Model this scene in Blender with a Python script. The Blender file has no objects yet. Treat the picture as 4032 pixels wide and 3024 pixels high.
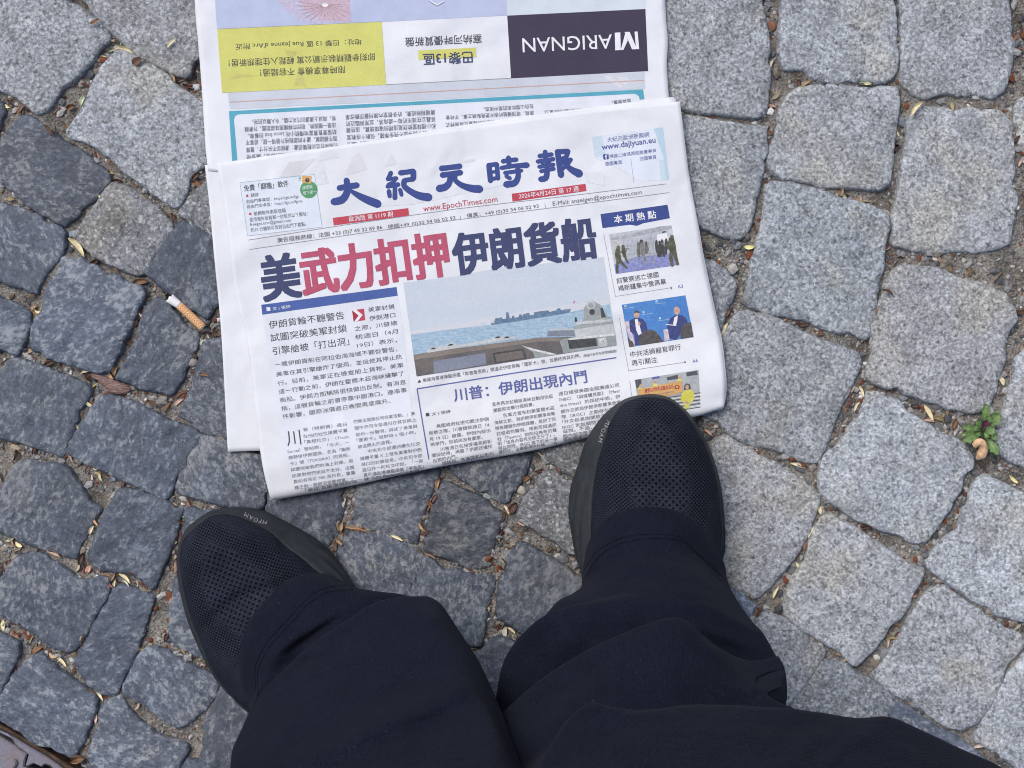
import bpy, bmesh, math, random
import numpy as np
from mathutils import Vector, noise
from mathutils.geometry import tessellate_polygon

scene = bpy.context.scene
R = math.radians
rnd = random.Random(7)

# ------------------------------------------------------------------ camera
H, F, CX, CY = 1.22, 5856.0, 2016.0, 1512.0      # phone height above the stones; focal length in photo pixels
cam_d = bpy.data.cameras.new('camera')
cam = bpy.data.objects.new('camera', cam_d)
scene.collection.objects.link(cam)
cam.location = (0, 0, H)
cam.rotation_euler = (0, 0, 0)
cam_d.sensor_width = 36.0
cam_d.lens = 36.0 * F / 4032.0
cam_d.clip_start = 0.01
cam_d.clip_end = 200
scene.camera = cam

# ------------------------------------------------------------------ light: overcast day
world = bpy.data.worlds.new('World'); scene.world = world
world.use_nodes = True
wn = world.node_tree.nodes; wl = world.node_tree.links
bg = wn['Background']
sky = wn.new('ShaderNodeTexSky'); sky.sky_type = 'NISHITA'; sky.sun_disc = False
SUN_EL, SUN_AZ = R(58), R(-42)
sky.sun_elevation = SUN_EL; sky.sun_rotation = SUN_AZ
sky.air_density = 1.0; sky.dust_density = 5.0; sky.ozone_density = 1.0
wl.new(sky.outputs[0], bg.inputs[0]); bg.inputs[1].default_value = 0.095
sun_d = bpy.data.lights.new('sun', 'SUN'); sun_d.energy = 1.3; sun_d.angle = R(32); sun_d.color = (1.0, 0.97, 0.93)
sun = bpy.data.objects.new('sun', sun_d); scene.collection.objects.link(sun)
sd = Vector((math.sin(SUN_AZ) * math.cos(SUN_EL), math.cos(SUN_AZ) * math.cos(SUN_EL), math.sin(SUN_EL)))
sun.rotation_euler = sd.to_track_quat('Z', 'Y').to_euler()
sun.location = sd * 5
scene.view_settings.view_transform = 'Standard'
scene.view_settings.look = 'None'
scene.view_settings.gamma = 1.0
scene.view_settings.exposure = 0.5
scene.view_settings.use_curve_mapping = False
scene.render.engine = 'CYCLES'
scene.cycles.filter_width = 1.05
scene.cycles.use_denoising = True

# ------------------------------------------------------------------ helpers
def at(px, py, z=0.0):
    """point at height z that stands over photo pixel (px, py)"""
    k = (H - z) / F
    return Vector(((px - CX) * k, (CY - py) * k, z))

FR = dict(A=(0,0,.6076), B=(1344,0,.6076), C=(2688,0,.6076), D=(0,1008,.6076), F=(2688,1008,.6076),
          G=(0,2016,.6076), I=(2688,2016,.6076), Hh=(1344,2016,.6076), P=(1000,1700,.6029), W=(0,0,1.0),
          a=(800,600,.40687), b=(1600,600,.5425), c=(1000,1150,.31646), d=(1000,1550,.31646),
          e=(1550,1050,.45208), f=(1600,1400,.40687), g=(2300,800,.30136), h=(2300,1250,.27125),
          i=(750,0,.45208), j=(1600,300,.49729), k=(2300,500,.21097), m=(1200,560,.5425),
          s=(2200,1500,.4821), t=(650,1950,.5125), u=(3600,1450,.33154), v=(0,2700,.22604), q=(550,1100,.15823))
def fp(fr, x, y):
    o = FR[fr]; return (o[0] + x * o[2], o[1] + y * o[2])
def pts(spec):
    """'A:x,y x,y; D:x,y' -> photo pixels"""
    out = []
    for seg in spec.split(';'):
        fr, rest = seg.strip().split(':')
        for tok in rest.split():
            x, y = tok.split(','); out.append(fp(fr, float(x), float(y)))
    return out

def link(o, parent=None):
    scene.collection.objects.link(o)
    if parent is not None: o.parent = parent
    return o
def tag(o, label=None, cat=None, group=None, kind=None):
    if label: o['label'] = label
    if cat: o['category'] = cat
    if group: o['group'] = group
    if kind: o['kind'] = kind
    return o
def empty(name, loc=(0,0,0), rz=0.0):
    o = bpy.data.objects.new(name, None); o.location = loc; o.rotation_euler = (0,0,rz); o.empty_display_size = .02
    return link(o)
def mesh_obj(name, verts, faces, mats=(), parent=None, smooth=False, midx=None, origin=None):
    me = bpy.data.meshes.new(name)
    if origin is not None:
        verts = [(v[0]-origin[0], v[1]-origin[1], v[2]-origin[2]) for v in verts]
    me.from_pydata([tuple(v) for v in verts], [], faces)
    for m in mats: me.materials.append(m)
    if midx is not None: me.polygons.foreach_set('material_index', midx)
    if smooth: me.polygons.foreach_set('use_smooth', [True]*len(me.polygons))
    me.update()
    o = bpy.data.objects.new(name, me)
    if origin is not None: o.location = origin
    return link(o, parent)

# ---- materials
class NT:
    def __init__(s, name):
        s.m = bpy.data.materials.new(name); s.m.use_nodes = True
        s.n = s.m.node_tree.nodes; s.l = s.m.node_tree.links
        s.b = s.n['Principled BSDF']
    def node(s, t, **kw):
        nd = s.n.new(t)
        for k_, v_ in kw.items():
            if k_ in nd.inputs.keys(): s.set(nd.inputs[k_], v_)
            else: setattr(nd, k_, v_)
        return nd
    def set(s, sock, v_):
        if isinstance(v_, bpy.types.NodeSocket): s.l.new(v_, sock)
        else: sock.default_value = v_
    def math(s, op, a_, b_=None, c_=None, clamp=False):
        nd = s.n.new('ShaderNodeMath'); nd.operation = op; nd.use_clamp = clamp
        s.set(nd.inputs[0], a_)
        if b_ is not None: s.set(nd.inputs[1], b_)
        if c_ is not None: s.set(nd.inputs[2], c_)
        return nd.outputs[0]
    def vmath(s, op, a_, b_=None, scale=None):
        nd = s.n.new('ShaderNodeVectorMath'); nd.operation = op
        s.set(nd.inputs[0], a_)
        if b_ is not None: s.set(nd.inputs[1], b_)
        if scale is not None: s.set(nd.inputs['Scale'], scale)
        return nd.outputs[0] if op not in ('LENGTH','DOT_PRODUCT','DISTANCE') else nd.outputs['Value']
    def noise(s, vec, scale, detail=4, rough=.55, dist=0.0, out=0):
        nd = s.n.new('ShaderNodeTexNoise'); s.set(nd.inputs['Vector'], vec)
        nd.inputs['Scale'].default_value = scale; nd.inputs['Detail'].default_value = detail
        nd.inputs['Roughness'].default_value = rough; nd.inputs['Distortion'].default_value = dist
        return nd.outputs[out]
    def voro(s, vec, scale, out='Color', feature='F1', rand=1.0):
        nd = s.n.new('ShaderNodeTexVoronoi'); nd.feature = feature; s.set(nd.inputs['Vector'], vec)
        nd.inputs['Scale'].default_value = scale; nd.inputs['Randomness'].default_value = rand
        return nd.outputs[out]
    def ramp(s, fac, stops, interp='LINEAR'):
        nd = s.n.new('ShaderNodeValToRGB'); s.set(nd.inputs[0], fac)
        cr = nd.color_ramp; cr.interpolation = interp
        while len(cr.elements) < len(stops): cr.elements.new(.5)
        for e_, (p_, c_) in zip(cr.elements, stops):
            e_.position = p_
            e_.color = (c_, c_, c_, 1) if not hasattr(c_, '__len__') else (*c_, 1)
        return nd.outputs[0]
    def mix(s, fac, a_, b_, mode='MIX'):
        nd = s.n.new('ShaderNodeMix'); nd.data_type = 'RGBA'; nd.blend_type = mode; nd.clamp_factor = True
        s.set(nd.inputs[0], fac)
        for sk, v_ in ((nd.inputs[6], a_), (nd.inputs[7], b_)):
            if isinstance(v_, tuple): v_ = (*v_, 1)
            s.set(sk, v_)
        return nd.outputs[2]
    def bump(s, h, strength, dist, normal=None):
        nd = s.n.new('ShaderNodeBump'); s.set(nd.inputs['Height'], h)
        nd.inputs['Strength'].default_value = strength; nd.inputs['Distance'].default_value = dist
        if normal is not None: s.l.new(normal, nd.inputs['Normal'])
        return nd.outputs[0]
    def done(s, color=None, rough=None, normal=None, spec=None):
        if color is not None: s.set(s.b.inputs['Base Color'], (*color, 1) if isinstance(color, tuple) else color)
        if rough is not None: s.set(s.b.inputs['Roughness'], rough)
        if normal is not None: s.l.new(normal, s.b.inputs['Normal'])
        if spec is not None: s.b.inputs['Specular IOR Level'].default_value = spec
        return s.m

def objvec(t):
    """object coordinates shifted at random per object, so no two stones share a grain"""
    tc = t.node('ShaderNodeTexCoord'); oi = t.node('ShaderNodeObjectInfo')
    off = t.math('MULTIPLY', oi.outputs['Random'], 37.0)
    comb = t.node('ShaderNodeCombineXYZ'); t.set(comb.inputs[0], off); t.set(comb.inputs[1], off); t.set(comb.inputs[2], off)
    return t.vmath('ADD', tc.outputs['Object'], comb.outputs[0]), oi

def mat_granite():
    t = NT('light_granite'); v, oi = objvec(t)
    base = oi.outputs['Color']
    n1 = t.noise(v, 380, 5, .70, .5)          # 3 mm crystals
    n2 = t.noise(v, 900, 2, .6)
    n3 = t.noise(v, 40, 5, .68)
    n4 = t.noise(v, 14, 3, .55)
    sp = t.ramp(n1, [(.34, .42), (.45, .74), (.54, 1.10), (.66, 1.70)])
    sp2 = t.ramp(n2, [(.3, .78), (.7, 1.22)])
    c_ = t.mix(1.0, base, sp, 'MULTIPLY')
    c_ = t.mix(1.0, c_, sp2, 'MULTIPLY')
    c_ = t.mix(1.0, c_, t.ramp(n3, [(.32, .74), (.68, 1.24)]), 'MULTIPLY')
    wv = t.vmath('ADD', v, t.vmath('SCALE', t.noise(v, 300, 2, .6, 0, 1), None, .004)); vr = t.voro(wv, 430, 'Color')
    sep = t.node('ShaderNodeSeparateColor'); t.set(sep.inputs[0], vr)
    white = t.ramp(sep.outputs[0], [(.86, 0.0), (.97, .62)])
    c_ = t.mix(white, c_, (.50, .53, .56))
    black = t.ramp(sep.outputs[1], [(.86, 0.0), (.97, .55)])
    c_ = t.mix(black, c_, (.035, .038, .045))
    warm = t.ramp(n4, [(.52, 0.0), (.66, .6)])
    c_ = t.mix(warm, c_, t.mix(1.0, c_, (1.12, 1.04, .86), 'MULTIPLY'))
    n6 = t.noise(v, 22, 4, .6, 1.2)
    c_ = t.mix(t.ramp(n6, [(.60, 0.0), (.68, .40)]), c_, t.mix(1.0, c_, (.74, .78, .86), 'MULTIPLY'))
    c_ = t.mix(t.ramp(n6, [(.28, .35), (.38, 0.0)]), c_, t.mix(1.0, c_, (1.32, 1.32, 1.30), 'MULTIPLY'))
    h = t.math('ADD', t.math('MULTIPLY', n1, .6), t.math('ADD', t.math('MULTIPLY', n3, 1.3), t.math('MULTIPLY', n2, .3)))
    nb = t.bump(h, .75, .0016)
    return t.done(c_, .72, nb, .35)

def mat_slate():
    t = NT('dark_slate_stone'); v, oi = objvec(t)
    base = oi.outputs['Color']
    ang = t.math('MULTIPLY', oi.outputs['Random'], 6.28)
    rot = t.node('ShaderNodeVectorRotate'); rot.rotation_type = 'Z_AXIS'; t.set(rot.inputs['Vector'], v); t.set(rot.inputs['Angle'], ang)
    mp = t.node('ShaderNodeMapping'); t.set(mp.inputs['Vector'], rot.outputs[0]); mp.inputs['Scale'].default_value = (1, 1.35, 1)
    w = mp.outputs[0]
    n1 = t.noise(w, 190, 6, .72, .3)
    n2 = t.noise(v, 700, 2, .6)
    n3 = t.noise(w, 36, 5, .68, .2)
    n4 = t.noise(v, 11, 3, .55)
    c_ = t.mix(1.0, base, t.ramp(t.noise(v, 420, 4, .7), [(.34, .66), (.66, 1.34)]), 'MULTIPLY')
    c_ = t.mix(1.0, c_, t.ramp(n3, [(.3, .74), (.7, 1.30)]), 'MULTIPLY')
    n5 = t.noise(w, 62, 3, .6)
    th = t.math('ADD', n1, t.math('ADD', t.math('MULTIPLY', t.math('SUBTRACT', n4, .5), .38), t.math('MULTIPLY', t.math('SUBTRACT', n5, .5), .42)))
    fl = t.ramp(th, [(.51, 0.0), (.56, .42), (.63, .95)])
    flake = t.mix(t.noise(v, 24, 1), t.mix(1.0, base, (3.5, 2.9, 2.0), 'MULTIPLY'), t.mix(1.0, base, (2.6, 2.6, 2.5), 'MULTIPLY'))
    c_ = t.mix(fl, c_, flake)
    dk = t.ramp(th, [(.36, .6), (.45, 0.0)])
    c_ = t.mix(dk, c_, t.mix(1.0, base, (.45, .47, .5), 'MULTIPLY'))
    dust = t.ramp(n4, [(.60, 0.0), (.78, .38)])
    c_ = t.mix(dust, c_, (.20, .19, .18))
    h = t.math('ADD', t.math('MULTIPLY', n1, .9), t.math('ADD', t.math('MULTIPLY', n3, 1.6), t.math('MULTIPLY', n2, .18)))
    nb = t.bump(h, .8, .0022)
    return t.done(c_, t.ramp(n1, [(.3, .50), (.7, .72)]), nb, .5)

def mat_sand():
    t = NT('joint_sand')
    tc = t.node('ShaderNodeTexCoord'); v = tc.outputs['Object']
    n1 = t.noise(v, 420, 4, .65); n2 = t.noise(v, 40, 4, .6); n3 = t.noise(v, 6, 2)
    vr = t.voro(v, 520, 'Color'); sep = t.node('ShaderNodeSeparateColor'); t.set(sep.inputs[0], vr)
    c_ = t.ramp(n2, [(.3, (.085, .082, .076)), (.5, (.175, .168, .156)), (.7, (.27, .26, .24))])
    c_ = t.mix(1.0, c_, t.ramp(n1, [(.3, .5), (.7, 1.5)]), 'MULTIPLY')
    c_ = t.mix(t.ramp(sep.outputs[0], [(.8, 0.0), (.9, .6)]), c_, (.26, .26, .26))
    c_ = t.mix(t.ramp(sep.outputs[1], [(.85, 0.0), (.93, .55)]), c_, (.12, .055, .03))
    c_ = t.mix(t.ramp(t.noise(v, 14, 2), [(.62, 0.0), (.78, .4)]), c_, (.075, .085, .03))
    h = t.math('ADD', n1, t.voro(v, 520, 'Distance'))
    return t.done(c_, .9, t.bump(h, .9, .0015), .2)

def mat_attr(name, rough=.8, spec=.3, jit=.25, bscale=900, bd=.0006, sub=0.0):
    t = NT(name)
    a_ = t.node('ShaderNodeAttribute', attribute_name='tint')
    tc = t.node('ShaderNodeTexCoord')
    n1 = t.noise(tc.outputs['Object'], bscale, 3, .6)
    c_ = t.mix(1.0, a_.outputs['Color'], t.ramp(n1, [(.3, 1-jit), (.7, 1+jit)]), 'MULTIPLY')
    return t.done(c_, rough, t.bump(n1, .5, bd), spec)

def mat_plain(name, col, rough=.6, spec=.3, nscale=None, amt=.1, bd=0.0, bscale=None):
    t = NT(name)
    tc = t.node('ShaderNodeTexCoord')
    c_ = col; nb = None
    if nscale:
        n1 = t.noise(tc.outputs['Object'], nscale, 4, .6)
        c_ = t.mix(1.0, col, t.ramp(n1, [(.3, 1-amt), (.7, 1+amt)]), 'MULTIPLY')
        if bd: nb = t.bump(n1 if not bscale else t.noise(tc.outputs['Object'], bscale, 3, .6), .6, bd)
    return t.done(c_, rough, nb, spec)

M_GRAN = mat_granite(); M_SLATE = mat_slate(); M_SAND = mat_sand()
M_CHIP = mat_attr('joint_gravel', .85, .3, .3, 700, .0006)
M_LITTER = mat_attr('dry_bud_scale', .6, .35, .22, 500, .0003)

# ------------------------------------------------------------------ setting: cobbles
# (kind, tone, outline) -- kind g = light granite, s = dark slate
STONES = [
('g',.92,'A:-60,-60 420,-60 430,20 505,45 560,90 640,150 700,225 700,262 640,310 600,370 540,430 470,510 400,580 350,640 320,690 270,722 225,720 170,680 110,620 0,572 -80,540'),
('g',.86,'A:585,-60 590,40 600,90 650,130 700,180 760,240 850,310 900,360 980,400 1060,440 1130,475 1200,485 1245,440 1275,380 1450,300 1500,-60'),
('g',.98,'A:790,335 870,370 930,410 1000,440 1080,490 1130,560 1200,600 1290,650 1330,670 1450,760 1480,860 1400,1000 1320,1070 1260,1110 1230,1180 1195,1260 1150,1330 1110,1330 1040,1280 960,1220 880,1160 780,1080 700,1010 640,960 560,920 470,900 440,855 480,780 540,690 580,590 630,500 650,440 700,390 740,350'),
('s',1.0,'A:130,765 200,760 260,800 330,850 400,910 480,960 560,1010 620,1060 690,1110 705,1160 660,1210 620,1270 560,1330 490,1390 430,1420 400,1445 340,1420 260,1370 180,1320 100,1260 40,1210 0,1170 -20,1100 0,960 20,880 60,810'),
('s',1.1,'A:-80,1290 0,1325 70,1345 150,1365 230,1405 300,1445 370,1472 408,1510 400,1600; D:372,20 300,100 250,170 235,230 180,222 90,185 0,150 -80,120'),
('s',.9,'A:-250,620 -30,660 10,700 15,740 -10,800 -40,900 -60,1050 -250,1000'),
('g',.66,'A:720,1200 790,1200 850,1240 930,1290 1010,1350 1060,1400 1100,1450 1100,1500 1060,1580 1015,1650; D:975,45 920,102 870,108 800,88 700,38; A:640,1665 590,1635 540,1580 490,1540 490,1515 520,1470 560,1410 610,1340 660,1270'),
('g',.68,'A:1165,1380 1230,1430 1300,1480 1370,1530 1500,1600 1600,1400 1450,1120 1330,1180 1250,1265 1200,1320'),
('s',.85,'A:1190,1435 1300,1500 1400,1570 1500,1640; D:1560,150 1480,280 1400,315 1370,350 1340,388 1280,365 1210,330 1150,270 1080,215 1000,150 950,105 970,60 1010,10; A:1060,1600 1110,1530'),
('s',1.22,'D:400,20 450,10 520,20 560,50 650,90 740,130 820,180 900,200 920,240 900,310 860,380 830,460 800,540 770,600 740,670 710,735 650,750 580,730 480,700 380,670 280,640 210,610 205,560 210,480 240,400 270,320 300,240 330,170 380,100'),
('s',1.1,'D:-80,230 0,280 60,310 130,330 175,370 180,430 165,500 140,570 100,635 50,620 0,590 -80,560'),
('s',.95,'D:1000,280 1060,290 1110,350 1150,400 1180,440 1240,480 1280,510 1275,570 1240,640 1210,700 1180,780 1140,850 1110,890 1040,875 950,850 870,830 790,800 750,790 780,730 830,650 870,560 900,470 920,400 950,330'),
('s',1.02,'D:50,690 90,670 150,680 230,710 320,740 420,780 520,820 570,850 560,920 520,1000 480,1100 450,1180 420,1260 400,1295 340,1280 250,1240 170,1220 90,1190 0,1170 -80,1150 -80,1000 -30,850 0,800 20,740'),
('s',.98,'D:640,930 690,910 780,920 870,960 960,1000 1050,1050 1120,1080 1200,1100 1280,1140 1295,1170 1270,1230 1230,1300 1180,1380 1130,1470 1090,1550 1060,1570 990,1545 900,1490 800,1450 700,1400 600,1360 500,1310 440,1285 440,1240 480,1180 530,1090 580,1020'),
('s',.97,'D:1340,545 1420,540 1520,530 1600,700 1650,1000 1600,1200 1470,1180 1390,1160 1310,1130 1230,1080 1172,1045 1172,985 1210,930 1240,850 1265,760 1290,680 1305,600'),
('s',.92,'D:1320,1165 1400,1180 1480,1215 1560,1260 1640,1290 1690,1310 1735,1400 1740,1500 1710,1560 1680,1625 1560,1635 1450,1620 1350,1590 1260,1560 1170,1540 1150,1500 1170,1440 1210,1350 1260,1260 1300,1180'),
('s',1.08,'D:100,1350 180,1345 270,1350 380,1360 430,1390 470,1450 520,1530 570,1595; G:640,-20 600,60 555,140 510,230 485,290 420,280 300,245 200,210 120,190 60,150 0,130 -60,100; D:-60,1620 0,1530 40,1440'),
('s',1.02,'D:760,1530 810,1520 870,1530 960,1560 1040,1580 1080,1605 1120,1640; G:1180,-10 1150,60 1130,130 1110,200 1080,280 1050,350 1020,420 980,490 940,470 880,410 800,385 720,380 650,370 600,330 580,290 600,200 640,110 680,20; D:720,1600'),
('s',1.05,'G:130,270 200,260 280,280 370,330 440,390 500,430 560,440 640,420 690,440 700,500 690,540 640,620 600,700 560,780 510,850 460,900 420,905 340,870 260,820 180,760 90,710 0,670 -40,640 -30,520 20,430 60,370 100,300'),
('s',1.1,'G:740,490 800,490 880,510 960,540 985,570 970,640 940,720 920,800 890,880 850,960 820,1030 790,1100 760,1170 720,1190 660,1170 590,1130 540,1070 500,1010 490,960 520,900 560,840 600,760 650,670 700,580'),
('s',1.05,'G:-80,770 0,800 70,840 110,870 110,930 80,1010 40,1090 0,1180 -80,1200'),
('s',1.2,'G:270,925 300,950 350,1000 420,1060 490,1110 560,1170 610,1220 610,1280 590,1340 560,1420 530,1490 490,1560 460,1590 400,1560 320,1520 230,1510 180,1470 100,1400 0,1345 -60,1300 -40,1250 0,1190 60,1100 140,1010 210,950'),
('s',1.02,'G:960,890 1010,890 1080,910 1160,960 1240,1000 1320,1040 1400,1080 1420,1100 1400,1160 1370,1220 1320,1280 1260,1330 1200,1370 1150,1385 1080,1350 1000,1290 920,1240 850,1220 790,1180 800,1140 840,1060 880,980 920,920'),
('s',1.12,'D:1180,1640 1290,1650; G:1400,20 1500,200 1600,500 1600,900 1480,1040 1380,975 1290,930 1200,890 1130,850 1105,790 1100,700 1110,600 1135,480 1155,380 1168,260 1182,150 1200,60'),
('s',1.35,'G:760,1200 800,1220 830,1280 880,1340 940,1400 1000,1450 1080,1480 1150,1500 1200,1530 1190,1580 1150,1640 1130,1720 900,1900 700,1850 640,1700 600,1640 575,1590 600,1500 640,1400 640,1320 680,1260 720,1220'),
('s',1.0,'G:1440,1110 1490,1150 1560,1220 1620,1290 1700,1400 1650,1600 1500,1700 1380,1690 1310,1600 1320,1500 1330,1430 1330,1350 1370,1280 1410,1190'),
('s',1.0,'G:1180,1650 1300,1625 1400,1700 1450,1800 1400,1950 1150,1900'),
('s',.78,'P:110,300 560,290 560,430 578,480 570,545 548,590 545,650 500,740 430,760 250,650 110,540 90,500 105,440'),  # slates between the shoes: tone lowered further, painting in the wearer's body shade
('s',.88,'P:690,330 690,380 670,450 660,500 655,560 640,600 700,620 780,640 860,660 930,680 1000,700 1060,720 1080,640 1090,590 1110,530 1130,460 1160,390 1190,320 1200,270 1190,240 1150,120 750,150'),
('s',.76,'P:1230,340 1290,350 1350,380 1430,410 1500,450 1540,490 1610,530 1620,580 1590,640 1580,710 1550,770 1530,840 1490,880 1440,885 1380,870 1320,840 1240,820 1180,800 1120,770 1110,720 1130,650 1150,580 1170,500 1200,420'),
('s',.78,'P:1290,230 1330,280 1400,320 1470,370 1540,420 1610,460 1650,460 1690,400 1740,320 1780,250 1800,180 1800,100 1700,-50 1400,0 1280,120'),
('g',.56,'P:1900,260 1860,310 1830,370 1790,420 1760,470 1730,520 1720,560 1760,590 1830,630 1910,680 1980,720 2040,780 2080,790 2200,780 2250,500 2150,350 2060,310 1970,270'),
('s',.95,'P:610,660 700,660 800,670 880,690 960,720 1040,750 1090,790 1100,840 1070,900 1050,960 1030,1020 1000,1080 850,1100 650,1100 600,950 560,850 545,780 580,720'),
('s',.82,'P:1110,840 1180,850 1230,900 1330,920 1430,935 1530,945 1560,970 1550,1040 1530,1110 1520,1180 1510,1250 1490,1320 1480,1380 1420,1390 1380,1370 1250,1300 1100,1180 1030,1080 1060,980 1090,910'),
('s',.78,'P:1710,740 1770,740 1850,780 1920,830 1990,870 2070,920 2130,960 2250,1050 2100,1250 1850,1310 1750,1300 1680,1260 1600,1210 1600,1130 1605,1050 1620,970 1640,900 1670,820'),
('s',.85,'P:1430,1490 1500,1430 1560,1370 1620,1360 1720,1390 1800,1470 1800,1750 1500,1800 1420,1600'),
('g',.52,'P:1840,90 1880,50 2150,-50 2250,100 2200,300 2090,285 2010,250 1940,200 1880,150'),
('g',.93,'C:-300,-80 500,-80 505,0 520,60 530,150 555,260 560,380 560,500 550,600 540,680 510,740 470,755 380,745 300,740 200,725 100,715 0,700 -200,650 -300,600'),
('g',1.05,'C:640,-80 645,0 655,100 630,200 620,280 630,370 650,430 720,450 800,480 900,515 980,530 1080,525 1180,520 1280,520 1350,500 1380,450 1390,380 1380,280 1385,180 1370,80 1360,0 1355,-80'),
('g',1.04,'C:1420,-80 1425,20 1430,100 1420,200 1430,280 1430,380 1420,450 1430,520 1470,570 1540,610 1600,620 1700,600 1800,600 1900,605 1990,625 2040,610 2090,560 2120,480 2140,400 2145,300 2130,200 2120,100 2110,0 2110,-80'),
('g',1.0,'C:2185,680 2212,645 2400,600 2400,1000 2212,960 2190,850 2175,760'),
('g',.95,'C:790,570 870,560 980,560 1080,570 1180,580 1280,565 1370,565 1395,600 1400,680 1380,780 1370,870 1360,960 1355,1050 1350,1130 1330,1190 1270,1215 1180,1215 1080,1205 980,1200 900,1205 820,1180 730,1160 650,1150 590,1090 570,1020 580,950 610,880 630,800 640,720 680,650 730,600'),
('g',.9,'C:-60,745 0,755 100,765 200,785 300,800 400,810 480,820 540,850 540,950 540,1010 520,1080 500,1170 470,1270 460,1350 440,1430 410,1500 370,1535 300,1530 220,1510 150,1480 90,1460 0,1450 -200,1400 -300,1000'),
('g',1.12,'C:1530,700 1600,705 1700,710 1800,715 1900,710 1990,710 2050,730 2100,770 2130,830 2140,920 2145,1000 2150,1100 2150,1200 2160,1300 2150,1400 2130,1500 2120,1570 2060,1600 1960,1620 1850,1625 1730,1620 1620,1625 1520,1620 1440,1600 1370,1560 1380,1480 1370,1400 1400,1300 1410,1200 1440,1100 1450,1000 1470,900 1460,830 1490,760'),
('g',.97,'C:620,1180 700,1190 800,1210 900,1240 980,1270 1080,1300 1180,1330 1270,1350 1330,1390 1340,1460 1320,1540 1300,1620; F:1300,80 1270,150 1260,230 1250,320 1240,400 1220,470 1190,525 1150,530 1080,500 980,480 880,450 800,410 700,385 600,370 500,340 430,310 410,260 420,200 440,130 460,50; C:500,1560 520,1450 530,1350 550,1250 570,1190'),
('g',.78,'F:100,20 180,40 250,80 300,120 335,160 330,220 310,280 280,340 270,410 250,470 220,500 100,450 0,300 -50,0'),
('g',1.08,'F:1420,80 1520,75 1620,80 1720,110 1800,150 1900,180 2000,210 2060,240 2120,270 2145,310 2155,380 2150,440 2110,490 2090,560 2090,640 2070,720 2050,790 2030,870 1990,950 1930,990 1880,1005 1780,990 1680,970 1600,940 1500,900 1420,870 1340,850 1280,830 1220,790 1205,740 1230,670 1230,590 1250,520 1240,480 1260,400 1290,310 1310,230 1340,150'),
('g',.97,'F:400,365 450,370 550,390 650,420 740,480 830,520 920,560 1000,580 1080,600 1130,640 1150,690 1140,740 1110,800 1090,860 1060,920 1030,980 1000,1020 990,1080 970,1130 940,1200 910,1260 880,1310 840,1335 800,1330 720,1300 640,1260 560,1235 480,1220 400,1200 340,1170 270,1120 200,1070 150,1040 100,1000 200,900 270,700 250,560 300,480 340,400'),
('g',1.04,'F:1210,900 1260,890 1340,910 1400,950 1450,1000 1530,1060 1600,1110 1680,1160 1760,1190 1820,1230 1870,1290 1885,1350 1860,1400 1820,1460 1790,1530 1750,1590 1720,1655; I:1660,70 1620,130 1580,170 1520,190 1460,180 1400,140 1300,110 1200,70 1120,40 1060,0; F:1000,1620 940,1570 900,1510 895,1440 900,1370 930,1300 970,1260 1020,1240 1060,1190 1090,1130 1120,1100 1160,1060 1180,980'),
('g',1.02,'F:260,1180 310,1180 360,1220 430,1260 500,1300 580,1340 660,1390 740,1440 800,1490 850,1540 880,1590 870,1650; I:840,60 820,130 780,200 740,280 690,340 640,400 590,450 550,500 500,540 460,560 420,540 350,490 290,460 230,350 170,100; F:130,1500 150,1350 200,1230'),
('g',1.05,'F:2180,660 2160,720 2150,800 2120,880 2110,960 2080,1050 2050,1110 2040,1200 2060,1260 2120,1310 2200,1350 2400,1400 2450,900 2300,620'),
('g',1.0,'F:2270,100 2270,450 2450,500 2450,0'),
('g',1.08,'F:1950,1430 2000,1440 2080,1480 2160,1520 2260,1560 2450,1600; I:2400,300 2350,720 2200,700 2100,680 2000,640 1900,570 1800,500 1740,460 1680,420 1620,380 1590,330 1600,280 1640,230 1700,180 1770,130 1810,70 1830,0; F:1850,1600 1880,1540 1920,1470'),
('g',1.03,'I:920,30 960,20 1010,50 1080,90 1160,140 1250,200 1340,260 1420,310 1500,350 1555,370 1560,410 1530,460 1500,510 1480,570 1450,630 1400,690 1340,730 1310,790 1270,850 1230,900 1180,950 1130,990 1090,980 1040,920 980,880 920,840 840,790 760,740 690,690 650,650 650,600 680,530 720,450 770,370 810,300 820,220 850,140 890,70'),
('g',1.06,'I:1690,490 1730,510 1800,570 1880,620 1960,670 2040,720 2120,770 2180,800 2210,850 2190,900 2130,970 2090,1030 2060,1110 2030,1180 1990,1250 1950,1320 1900,1370 1830,1400 1770,1400 1700,1380 1600,1310 1500,1240 1400,1190 1330,1150 1260,1090 1250,1060 1290,1010 1330,940 1370,880 1430,800 1470,740 1500,680 1540,600 1600,540 1640,500'),
('g',.85,'I:560,660 620,680 690,720 770,790 840,840 910,880 920,920 890,980 850,1030 810,1090 770,1150 720,1220 690,1240 640,1240 560,1290 400,1100 400,800 500,700'),
('g',.72,'I:930,970 990,975 1050,1000 1110,1030 1180,1080 1240,1120 1300,1160 1360,1200 1390,1240 1350,1290 1320,1330 1300,1500 1000,1500 760,1400 710,1280 760,1200 820,1110 870,1040'),
('s',1.3,'I:1400,1240 1460,1260 1550,1330 1650,1400 1760,1460 1850,1520 1920,1580 2010,1640 2060,1720 1900,1900 1500,1800 1340,1480 1350,1320'),
('g',1.1,'I:2200,960 2212,930 2300,900 2500,1000 2500,1700 2300,1800 2212,1700 2100,1600 2000,1530 1920,1490 1910,1440 1950,1370 2000,1290 2050,1200 2100,1110 2150,1030'),
('s',1.4,'I:290,500 360,530 420,570 470,610 440,650 430,690 400,720 320,700 250,600 220,500'),
]

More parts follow.
